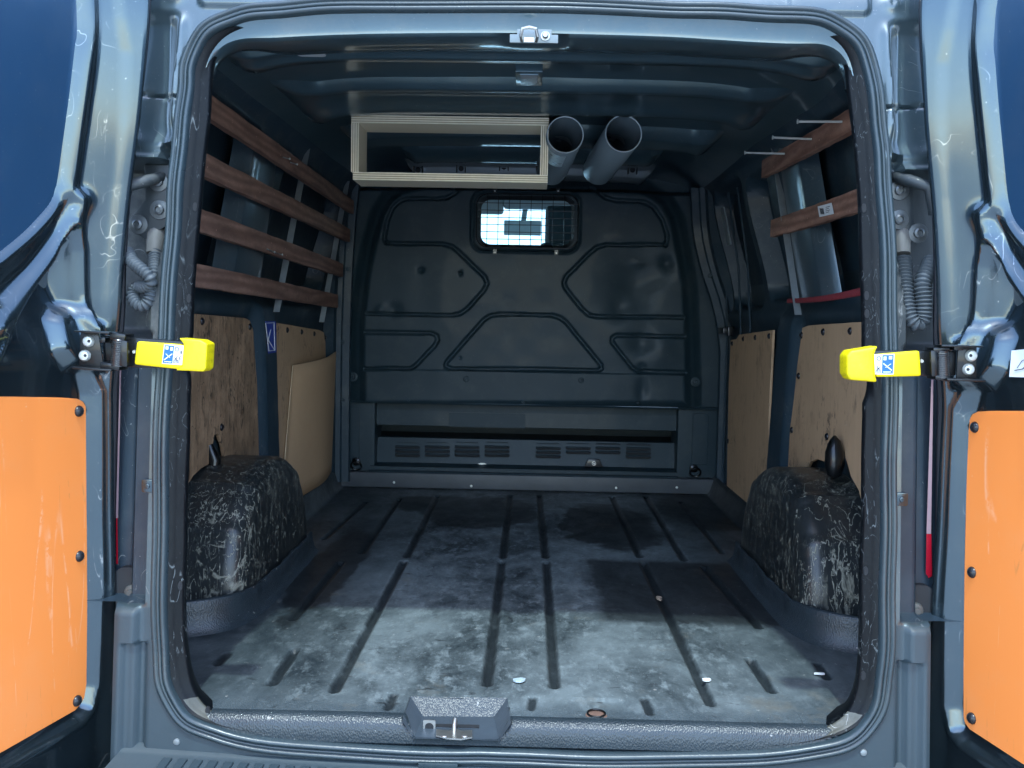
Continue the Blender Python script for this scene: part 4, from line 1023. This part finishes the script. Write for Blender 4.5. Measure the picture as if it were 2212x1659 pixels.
# ---- check straps (bracket, spring, arm, yellow catch, label)
def check(side, o, ov):
    """ov maps names to overview pixels; everything in the plane y=yk"""
    yk = -.185
    P = lambda ox, oy, dy=0: (lambda q: (q[0], yk+dy, q[1]))(atY(ox, oy, yk+dy))
    s = side
    def quad(mb, pts, t0, t1, m=0): mb.prism([atY(*p, yk) for p in pts], lambda p, t: (p[0], yk+t0+(t1-t0)*t, p[1]), m)
    b = MB(); quad(b, ov['plate'], -.004, .0); 
    for e in ov['flange']: quad(b, e, -.030, .004)
    br = b.build('check_bracket', BLACKM, o, bevel=.0015)
    for q in ov['screw']:
        b = MB(); b.lathe(P(*q, -.004), (0, -1, 0), [(.0105, 0), (.0105, .003), (.008, .007), (.003, .008)], 18); b.lathe(P(*q, -.0118), (0, -1, 0), [(.003, 0), (.003, .0004)], 6, 1)
        b.build('bracket_screw', [SCREW, ST_K], o, smooth=True)
    c0, c1 = ov['spring']; p0 = Vector(P(*c0, -.010)); p1 = Vector(P(*c1, -.010)); pts = []
    for i in range(15*12):
        t = i/(15*12-1); a = i*2*math.pi/12; c = p0.lerp(p1, t); pts.append((c.x+.011*math.cos(a), c.y+.011*math.sin(a), c.z))
    b = MB(); b.tube(pts, .0021, 6); b.build('check_spring', plain('spring_steel', (.10, .105, .11), .3, .8), o, smooth=True)
    b = MB(); quad(b, ov['arm'], .004, .026); 
    for e in ov['knuckle']: quad(b, e, -.020, .02)
    b.build('check_arm', BLACKM, o, bevel=.003)
    b = MB(); quad(b, ov['catch'], -.010, .006); cbody = b.build('yellow_catch', YEL_PLAIN, o, bevel=.005, seg=3)
    b = MB(); quad(b, ov['hook'], -.014, .030); b.build('yellow_hook', YEL, o, bevel=.006, seg=3)
    b = MB(); b.lathe(P(*ov['pin'], -.002), (0, -1, 0), [(.004, 0), (.003, .004)], 10); b.build('catch_pin', STEEL, o, smooth=True)
    # label
    b = MB(); lt = ov['label']; quad(b, lt, -.0112, -.0104, 0); 
    def bl(u, v): # bilinear in label
        a, b_, c, d = lt; return tuple((a[k]*(1-u)+b_[k]*u)*(1-v)+(d[k]*(1-u)+c[k]*u)*v for k in range(2))
    def q4(u0, v0, u1, v1, m, t=-.0118): quad(b, [bl(u0, v0), bl(u1, v0), bl(u1, v1), bl(u0, v1)], t, t+.0006, m)
    def ln(a, c, w_, m, t=-.0122):
        p, q = bl(*a), bl(*c); pw, qw = atY(*p, yk), atY(*q, yk); b.obox((pw[0], yk+t, pw[1]), (qw[0], yk+t, qw[1]), (0, 1, 0), (qw[1]-pw[1], 0, -(qw[0]-pw[0])), .0006, w_, m)
    bx = (lambda u: u) if side < 0 else (lambda u: 1-u)
    def q5(u0, v0, u1, v1, m, t=-.0118): a_, c_ = sorted((bx(u0), bx(u1))); q4(a_, v0, c_, v1, m, t)
    q5(.04, .05, .50, .95, 1)
    q5(.10, .10, .24, .26, 0, -.0124); q5(.34, .12, .46, .30, 0, -.0124); ln((bx(.09), .80), (bx(.46), .46), .0018, 0); ln((bx(.12), .88), (bx(.46), .88), .0014, 0); ln((bx(.14), .48), (bx(.36), .66), .0010, 0)
    cc = bl(bx(.66), .2); cw = atY(*cc, yk); b.tube([(cw[0]+.0035*math.cos(t), yk-.0122, cw[1]+.0035*math.sin(t)) for t in np.linspace(0, 2*math.pi, 13)[:-1]], .0005, 5, 2, closed=True)
    for k in range(5): ln((bx(.84), .28+.035*k), (bx(.93), .28+.035*k), .0006, 2)
    ln((bx(.82), .62), (bx(.90), .52), .0007, 2); ln((bx(.82), .62), (bx(.90), .72), .0007, 2)
    for k in range(5): ln((bx(.56+.065*k), .94), (bx(.56+.065*k), .74-.08*(k % 3)), .0006, 2)
    ln((bx(.56), .60), (bx(.74), .80), .0006, 2); ln((bx(.74), .56), (bx(.60), .78), .0006, 2)
    b.build('catch_label', [ST_W, ST_B, ST_K], cbody)
check(-1, DL, dict(
    plate=[(176, 714), (214, 716), (226, 795), (172, 793)], flange=[[(176, 713), (252, 717), (252, 721), (176, 717)], [(172, 790), (256, 796), (256, 801), (172, 795)]],
    screw=[(192, 737), (184, 768)], spring=((258, 732), (254, 790)),
    arm=[(222, 724), (400, 738), (400, 798), (222, 792)], knuckle=[[(246, 716), (282, 722), (278, 738), (246, 732)], [(224, 728), (238, 728), (238, 740), (224, 740)], [(226, 780), (268, 786), (268, 800), (226, 796)], [(264, 732), (285, 736), (285, 792), (262, 790)]],
    catch=[(300, 737), (400, 744), (396, 798), (294, 787)], hook=[(392, 730), (438, 734), (453, 742), (450, 796), (444, 802), (384, 799), (398, 790), (402, 742)], pin=(291, 760),
    label=[(360, 743), (403, 746), (399, 788), (355, 785)]))
check(1, DR, dict(
    plate=[(2068, 747), (2108, 749), (2108, 820), (2064, 818)], flange=[[(2018, 744), (2108, 746), (2108, 750), (2018, 748)], [(2030, 815), (2112, 818), (2112, 823), (2030, 820)]],
    screw=[(2097, 768), (2091, 798)], spring=((2034, 756), (2036, 816)),
    arm=[(1885, 757), (2068, 758), (2068, 812), (1885, 815)], knuckle=[[(2006, 750), (2042, 748), (2042, 758), (2006, 762)], [(2050, 745), (2072, 745), (2072, 756), (2050, 756)], [(2010, 808), (2042, 814), (2042, 824), (2010, 818)], [(2000, 756), (2016, 756), (2016, 812), (2002, 812)]],
    catch=[(1888, 765), (1982, 757), (1986, 812), (1888, 814)], hook=[(1892, 747), (1832, 757), (1824, 768), (1824, 808), (1832, 820), (1890, 825), (1886, 812), (1884, 762)], pin=(1990, 780),
    label=[(1876, 765), (1927, 764), (1925, 808), (1874, 808)]))

# ---- corrugated wiring gaiters, hinges, bolts in the pocket
def hose(pts, name='wiring_gaiter', r=.0135, pitch=.0075):
    P = smooth_path(pts, 3); L = [0]
    for a, b in zip(P[:-1], P[1:]): L.append(L[-1]+math.dist(a, b))
    N = int(L[-1]/pitch*6); Q = []; rs = []
    for i in range(N):
        s = L[-1]*i/(N-1); k = min(len(L)-2, max(0, int(np.searchsorted(L, s))-1)); t = (s-L[k])/max(1e-9, L[k+1]-L[k])
        Q.append(tuple(P[k][j]*(1-t)+P[k+1][j]*t for j in range(3)))
        rs.append(r*(1+.17*math.cos(2*math.pi*s/pitch)))
    b = MB(); b.tube(Q, rs, 16); return b.build(name, HOSE, van, smooth=True, sharp=80)
def AY(pts, y0=0): return [(lambda q: (q[0], y, q[1]))(atY(ox, oy, y)) for ox, oy, y in pts]
hose(AY([(338, 525, .03), (335, 560, .01), (333, 590, -.02), (330, 625, -.03), (322, 655, -.035), (305, 664, -.035), (290, 652, -.03), (285, 635, -.02), (296, 618, -.015), (312, 622, -.03), (328, 610, -.045), (320, 594, -.05), (300, 578, -.045), (284, 565, -.03), (276, 545, -.01)]), r=.0115)
hose(AY([(1950, 560, .03), (1953, 600, .01), (1957, 650, -.01), (1966, 690, -.02), (1982, 702, -.02), (1994, 690, -.02), (1996, 650, -.02), (1992, 610, -.015), (2004, 585, -.005), (2014, 560, .01)]), r=.0150)
for s, pts in ((-1, [(348, 395, .03), (350, 455, .03), (311, 488, .045)]), (1, [(1937, 413, .03), (1936, 476, .03), (1973, 506, .04)])):
    Q = AY(pts); b = MB(); b.prism([(q[0]+dx, q[2]+dz) for q, dx, dz in ((Q[0], -.03, .035), (Q[0], .03, .035), (Q[1], .032, -.02), (Q[2], .012*s*-1+.0, -.03), (Q[2], -.028, .0), (Q[1], -.03, .02))], lambda p, t: (p[0], .018+.01*t, p[1]))
    h = b.build('hinge_bracket', plain('hinge_paint', (.018, .024, .028), .4, .2, .3, 20), van, bevel=.004)
    for q in Q: b = MB(); b.lathe((q[0], .018, q[2]), (0, -1, 0), [(.020, 0), (.019, .002), (.010, .003), (.010, .009), (.006, .011), (.0055, .007)], 20); b.build('hinge_bolt', plain('bolt_grey', (.09, .10, .105), .35, .5), h, smooth=True)
    q = AY([(325 if s < 0 else 1955, 430, .0)])[0]; b = MB(); b.tube([(q[0]-s*.02, .03, q[2]+.05), (q[0]+s*.0, -.01, q[2]+.035), (q[0]+s*.035, -.03, q[2]+.02), (q[0]+s*.05, -.02, q[2]-.03)], [.010, .012, .013, .011], 10); b.build('hinge_arm', POCKET_DK, h, smooth=True)
    q = AY([(333 if s < 0 else 1950, 530, .02)])[0]; b = MB(); b.lathe((q[0], .03, q[2]+.012), (0, -.3, -1), [(.016, -.03), (.020, -.01), (.016, .03)], 16); b.build('gaiter_elbow', plain('elbow_rubber', (.10, .10, .095), .6, 0, .4, 25), van, smooth=True)
# ---- tail lamp edges
for s, top, mid, bot in ((-1, (260, 795), (255, 1118), (257, 1216)), (1, (2014, 820), (2004, 1152), (2003, 1246))):
    p, q, r_ = (AY([(a, b_, -.02)])[0] for a, b_ in (top, mid, bot)); wd = .0025 if s < 0 else .0050
    x_out = .02
    b = MB(); b.add([(p[0]-wd*.4, p[1], p[2]), (p[0]+wd*.4, p[1], p[2]), (q[0]+wd*.9, q[1]-.005, q[2]), (q[0]-wd*.9, q[1]-.005, q[2]), (p[0]+s*x_out, .04, p[2]), (q[0]+s*x_out, .04, q[2])], [(0, 1, 2, 3), (0, 3, 5, 4) if s < 0 else (1, 4, 5, 2)])
    lamp = b.build('tail_lamp', CLEAR, van)
    for k in range(2 if s > 0 else 1):
        dx = (k-.5)*wd if s > 0 else 0
        b = MB(); b.add([(q[0]+dx-wd*.5, q[1]-.006, q[2]), (q[0]+dx+wd*.45, q[1]-.006, q[2]), (r_[0]+dx+wd*.7, r_[1]-.008, r_[2]+(.0 if s < 0 else .004*k)), (r_[0]+dx-wd*.8, r_[1]-.008, r_[2]+(.0 if s < 0 else .008*(1-k))), (q[0]+s*x_out, .03, q[2]), (r_[0]+s*x_out, .03, r_[2])], [(0, 1, 2, 3), (0, 3, 5, 4) if s < 0 else (1, 4, 5, 2)]); b.build('red_lens', RED, lamp)
# lower pocket: dark hole with a bolt, and bumper corner bolts
for s, a, c in ((-1, (303, 1262), (318, 1325)), (1, (1960, 1300), (1938, 1349))):
    q = AY([(*a, .0)])[0]; b = MB(); b.prism(rr(q[0]-.035, q[0]+.035, q[2]-.035, q[2]+.045, .02), lambda p, t: (p[0], -.040+.03*t, p[1])); h = b.build('lamp_pocket', DARK, van)
    b = MB(); b.lathe((q[0], -.040, q[2]-.005), (0, -1, 0), [(.016, 0), (.014, .004), (.008, .005), (.007, .010)], 16); b.build('pocket_bolt', plain('bolt_dark', (.10, .11, .11), .4, .5), h, smooth=True)
    q = AY([(*c, -.11)])[0]; b = MB(); b.lathe((q[0], -.085, q[2]), (0, -1, 0), [(.007, 0), (.006, .003), (.003, .0035), (.0028, .001)], 14); b.build('bumper_screw', STEEL, van, smooth=True)
# ---- bumper step below the opening
zS = -.093
def stepz(x): return .014*(abs(x-.008)/.66)**2
prof_b = [(-.105, .012), (-.124, .004), (-.130, -.001), (-.30, -.006), (-.34, -.03), (-.35, -.20)]
V = [(x, y, zS+stepz(x)+z) for x in np.linspace(-.76, .776, 80) for y, z in prof_b]; n = len(prof_b); F = [[i*n+k, i*n+k+1, (i+1)*n+k+1, (i+1)*n+k] for i in range(79) for k in range(n-1)]
bum = mobj('bumper_step', V, F, BUMP, van, sharp=40)
rib = MB(); rib.box(-.009, .009, -.085, .085, 0, .005); r0 = rib.build('rib_source', BUMP, None, bevel=.0015, seg=1, origin=(0, 0, 0)); rm = r0.data; bpy.data.objects.remove(r0)
for k in range(46):
    x = -.66+k*.0295
    inst('tread_rib', rm, bum, (x, -.222, zS+stepz(x)-.0055), (R(1.8), -math.atan(.028*(x-.008)/.4356), 0))
for ox, oy in ((383, 1601), (1864, 1624)):
    x, z = atY(ox, oy, -.112); b = MB(); b.lathe((x, -.114, z), (0, -1, 0), [(.007, 0), (.006, .003), (.003, .0035)], 12); b.build('step_screw', GALV, bum, smooth=True)
# small bolt tabs beside the seal
for ox, oy in ((320, 1049), (1947, 1078)):
    x, z = atY(ox, oy, -.07); b = MB(); b.prism(rr(x-.011, x+.011, z-.013, z+.013, .004), lambda p, t: (p[0], -.075+.02*t, p[1])); b.lathe((x, -.075, z), (0, -1, 0), [(.006, 0), (.005, .002), (.002, .002)], 12); b.build('screw_tab', PAINT_DOOR, van, bevel=.001)

# ================================================================== loose and fitted things
# ---- slat racks
def rack(name, slats, x_of, uprights, label, mat, side):
    base = (slats[0][1][0], slats[0][1][1], slats[-1][1][2])
    r = empty(name, base, label, 'slat rack', 'wooden slat racks on the side walls')
    for a, b_ in slats:
        m = MB(); N = 28; a = Vector(a); b_ = Vector(b_); h = .056; t = .017
        V = []; F = []
        for i in range(N+1):
            p = a.lerp(b_, i/N); j = [random.uniform(-.0012, .0012) for _ in range(4)]; bw = .004*math.sin(i/N*3)
            V += [(p.x+bw, p.y, p.z+h/2+j[0]), (p.x+bw, p.y, p.z-h/2+j[1]), (p.x-side*-t+bw, p.y, p.z-h/2+j[2]), (p.x-side*-t+bw, p.y, p.z+h/2+j[3])]
        for i in range(N):
            for k in range(4): F.append([i*4+k, i*4+(k+1) % 4, (i+1)*4+(k+1) % 4, (i+1)*4+k])
        F += [[0, 3, 2, 1], [N*4, N*4+1, N*4+2, N*4+3]]
        o = m.add(V, F).build('slat', mat, r, bevel=0)
    for a, b_ in uprights:
        m = MB(); m.obox(a, b_, (0, 1, 0), (1, 0, 0), .021, .003); m.obox((a[0], a[1]-.0105, a[2]), (b_[0], b_[1]-.0105, b_[2]), (0, 1, 0), (1, 0, 0), .003, .021)
        m.build('steel_upright', GALV, r)
    return r
def ext(a, b, y):   # extend/trim line a-b to y at the near end
    t = (y-a[1])/(b[1]-a[1]); return tuple(a[k]+(b[k]-a[k])*t for k in range(3))
def slatline(n_, f_, x):
    a = hit(*n_, 0, x); b = hit(*f_, 0, x); return (ext(a, b, .075), b)
XL = (-.748, -.767, -.790, -.805)
sl = [slatline(n_, f_, x) for (n_, f_), x in zip((((448, 226), (764, 448)), ((438, 354), (756, 509)), ((427, 474), (741, 584)), ((417, 593), (730, 651))), XL)]
upr = [(hit(665, 322, 0, -.765), hit(599, 674, 0, -.829)), (hit(751, 392, 0, -.765), hit(696, 696, 0, -.829))]
rackL = rack('slat_rack', sl, None, upr, 'dark rough four-slat wooden rack along the left wall', WOOD_D, -1)
XR = (.765, .80)
sr = [slatline(n_, f_, x) for (n_, f_), x in zip((((1844, 253), (1645, 366)), ((1855, 431), (1664, 494))), XR)]
rackR = rack('slat_rack', sr, None, [(hit(1664, 275, 0, .785), hit(1722, 680, 0, .838))], 'reddish two-slat wooden rack with long screws on the right wall', WOOD_R, 1)
for (h0, t0_) in (((1723, 262.5), (1819, 263)), ((1669, 297), (1753.5, 300.6)), ((1609, 330), (1695, 332))):
    p = hit(*t0_, 0, XR[0]); q = hit(*h0, 1, p[1]); b = MB(); b.tube([p, tuple(q)], .0030, 8)
    d = Vector(q)-Vector(p); b.lathe(q, d, [(.0025, -.004), (.0060, 0), (.006, .001)], 12)
    N = 40; pts = []
    for i in range(N): t = .35*i/N; pts.append((p[0]+(q[0]-p[0])*t, p[1]+.0025*math.cos(i*1.6), p[2]+(q[2]-p[2])*t+.0025*math.sin(i*1.6)))
    b.tube(pts, .0009, 5); b.build('long_screw', plain('bright_zinc', (.7, .72, .72), .35, .5), rackR, smooth=True)
# bent nails on the left slats
for sidx, pts in ((0, [((612, 340), (625, 343)), ((628, 351), (641, 355))]), (2, [((577, 538), (593, 545)), ((593, 545), (609, 550))])):
    for a, c in pts:
        p = hit(*a, 0, XL[sidx]+.012); q = hit(*c, 0, XL[sidx]+.004); b = MB(); b.tube([p, q], .0020, 6); b.lathe(q, Vector(q)-Vector(p), [(.004, 0), (.004, .0015)], 10); b.build('nail', STEEL, rackL, smooth=True)
# barcode sticker on the lower right slat
xq = XR[1]-.0008; P = [hit(*p, 0, xq) for p in ((1766, 446), (1796, 438), (1801, 462), (1770, 469))]
b = MB(); b.prism([(p[1], p[2]) for p in P], lambda p, t: (xq+.0006*t, p[0], p[1]), 0)
for k in range(7):
    a = hit(1771+1.4*k*.9, 450, 0, xq); c = hit(1773.5+1.4*k*.9, 463, 0, xq); b.obox((xq-.0005, a[1], a[2]), (xq-.0005, c[1], c[2]), (1, 0, 0), (0, 1, 0), .0004, .0035 if k % 2 else .0018, 1)
for k in range(4):
    a = hit(1784, 448+4*k, 0, xq); c = hit(1793-2*(k % 2), 445.5+4*k, 0, xq); b.obox((xq-.0005, a[1], a[2]), (xq-.0005, c[1], c[2]), (1, 0, 0), (0, 0, 1), .0004, .0014, 1)
b.build('barcode_sticker', [ST_W, ST_K], rackR)
# ---- red strap
a = hit(1700, 650, 0, .835); c = hit(1863, 629, 0, .80)
pts = [(a[0]+(c[0]-a[0])*t, a[1]+(c[1]-a[1])*t, a[2]+(c[2]-a[2])*t-.006*math.sin(math.pi*t)) for t in np.linspace(0, 1.25, 24)]
V = []; F = []
for i, p in enumerate(pts):
    tw = .25*math.sin(i*.4); h = .009*(.75+.35*i/23)
    V += [(p[0]-h*math.sin(tw)*.5, p[1], p[2]+h), (p[0]+h*math.sin(tw)*.5, p[1], p[2]-h), (p[0]+.003, p[1], p[2]-h), (p[0]+.003, p[1], p[2]+h)]
for i in range(23):
    for k in range(4): F.append([i*4+k, i*4+(k+1) % 4, (i+1)*4+(k+1) % 4, (i+1)*4+k])
st = mobj('lashing_strap', V, F, REDW, None, origin=tuple(pts[0])); tag(st, 'thin red webbing strap tied round the steel upright on the right wall', 'strap')

# ---- plywood box frame under the roof
Yf = 1.05
fx0, fzb = atY(758, 388, Yf); fx1, _ = atY(1183, 388, Yf); _, fzt = atY(757, 248, Yf); tk = .0235; dp_ = .145
fr = empty('plywood_frame', ((fx0+fx1)/2, Yf+dp_/2, fzb), 'open rectangular birch plywood frame hanging under the roof, left of the pipes', 'wooden frame')
def board(x0, x1, z0, z1, horiz):
    m = MB(); n = 7; th = (z1-z0) if horiz else (x1-x0)
    m.box(x0, x1, Yf+.003, Yf+dp_, z0, z1, 0)
    for k in range(n):
        a, b_ = k*th/n, (k+1)*th/n; pr = .0007 if k % 2 == 0 else 0
        if horiz: m.box(x0, x1, Yf-pr, Yf+.0031, z0+a, z0+b_, 1 if k % 2 == 0 else 2)
        else: m.box(x0+a, x0+b_, Yf-pr, Yf+.0031, z0, z1, 1 if k % 2 == 0 else 2)
    return m.build('board', [PLYF, PLY_LITE, PLY_DARK], fr)
board(fx0, fx1, fzt-tk, fzt, True); board(fx0+.006, fx1, fzb, fzb+tk, True)
board(fx0, fx0+tk, fzb+tk+.0005, fzt-tk-.0005, False); board(fx1-tk, fx1, fzb+tk+.0005, fzt-tk-.0005, False)
# ---- plastic pipes
def pipe(c_ov, end_ov, yb0, yb1, label, taped=False):
    r = .0565; rw = .0036
    a = atY(*c_ov, yb0); e = atY(*end_ov, yb1); A = Vector((a[0], yb0, a[1])); E_ = Vector((e[0], yb1, e[1])); ax = (E_-A); L = ax.length
    prof_ = [(r-rw, .0), (r-rw*.3, -.0015), (r, .0), (r, L), (r-rw, L), (r-rw, .0)]
    m = MB(); axn = ax.normalized(); u = axn.orthogonal().normalized(); v = axn.cross(u); n = 48
    for rad, h in prof_:
        for k in range(n): t = 2*math.pi*k/n; m.V.append(tuple(A+axn*h+(u*math.cos(t)+v*math.sin(t))*rad))
    for i in range(len(prof_)-1):
        for k in range(n): m.F.append([i*n+k, i*n+(k+1) % n, (i+1)*n+(k+1) % n, (i+1)*n+k]); m.M.append(1 if i < 2 else 0)
    o = m.build('plastic_pipe', [PVC, plain('pvc_cut_edge', (.38, .44, .47), .5)], None, smooth=True, sharp=50, origin=tuple(A-Vector((0, 0, r)))); tag(o, label, 'pipe', 'grey plastic pipes under the roof')
    m = MB(); m.lathe(A+axn*(L-.02), axn, [(r-rw, 0), (r-rw, .004)], 32); m.build('light_stop', plain('light_stop_dark', (.05, .07, .08), .6), o)  # unseen disc added to keep light out of the pipe's far end
    if taped:
        m = MB(); V = []; F = []
        for i in range(10):
            h = .03+.0155*i
            for k in range(9): 
                t = R(205+9*k); p = A+axn*h+(Vector((1, 0, 0))*math.cos(t)+Vector((0, 0, 1))*math.sin(t))*(r+.0012+.0006*random.random()); V.append(tuple(p))
        for i in range(9):
            for k in range(8): F.append([i*9+k, i*9+k+1, (i+1)*9+k+1, (i+1)*9+k])
        mobj('foil_tape', V, F, TAPE, o)
pipe((1221, 291), (1192, 396-31), 1.02, 1.47, 'grey plastic pipe next to the plywood frame, with crumpled pale tape underneath', True)
pipe((1347, 289), (1293, 398-33), 1.02, 1.50, 'bare glossy grey plastic pipe, farther from the plywood frame')
# hanger straps for the pipes
# ---- cardboard sheet
path = smooth_path([(-.860, 1.60), (-.832, 1.68), (-.812, 1.82), (-.808, 2.0), (-.838, 2.27)], 3)
V = []; F = []; n = len(path); zs_ = np.linspace(0, 1, 10)
for x, y in path:
    lf = max(0.0, (1.80-y)/.20)
    for t in zs_: V.append((max(x-.012*(1-t), -.858), y-.17*(1-t)*lf+.02*(t-.5)*(y > 2.1), .085+(.502+.03*(y-1.6)/.7)*t))
m_ = len(zs_)
for i in range(n-1):
    for k in range(m_-1): F.append([i*m_+k, (i+1)*m_+k, (i+1)*m_+k+1, i*m_+k+1])
cs = mobj('cardboard_sheet', V, F, [CARD, CARDE], None, origin=(-.83, 1.85, .085)); tag(cs, 'brown cardboard sheet bowed and leaning against the left wall by the bulkhead', 'cardboard')
md = cs.modifiers.new('thick', 'SOLIDIFY'); md.thickness = .004; md.material_offset_rim = 1
# ---- bits on the floor
def scrap(ox, oy, sx, sy, mat, name, label, cat, seed, h=.003, grp=None):
    x, y = atZ(ox, oy, .0); rs = random.Random(seed); P = []
    for k in range(9): t = 2*math.pi*k/9; q = rs.uniform(.7, 1.15); P.append((x+sx*q*math.cos(t), y+sy*q*math.sin(t)))
    z0 = .0035; m = MB(); m.prism(P, lambda p, t: (p[0], p[1], z0+h*t)); o = m.build(name, mat, None, origin=(x, y, z0)); tag(o, label, cat, grp)
scrap(1122, 1474, .016, .011, TAPE, 'paper_scrap', 'pale bluish elongated scrap on the floor near the middle of the rear edge', 'scrap', 1)
scrap(1526, 1473, .009, .009, WHITE, 'paint_flake', 'small white flake on the floor by the long right groove', 'flake', 2)
scrap(1424, 1297, .009, .018, plain('wood_chip', (.30, .24, .18), .8), 'wood_chip', 'tan wood chip lying in the right-hand floor groove', 'wood chip', 3, .005)
scrap(1770, 1460, .012, .004, WHITE, 'small_flake', 'thin white flake on the floor in front of the right wheel arch', 'flake', 5)

# ================================================================== outside
g = MB(); g.box(-150, 150, -150, 150, -.70, -.62); gr_ = g.build('ground', CONC, None); tag(gr_, 'concrete ground', None, None, 'structure')
g = MB(); g.box(-4, 4, 8.0, 8.3, -.62, 3.4)
wl = g.build('white_wall', WALLW, None); tag(wl, 'bright white wall seen through the windscreen beyond the bulkhead window', 'wall')
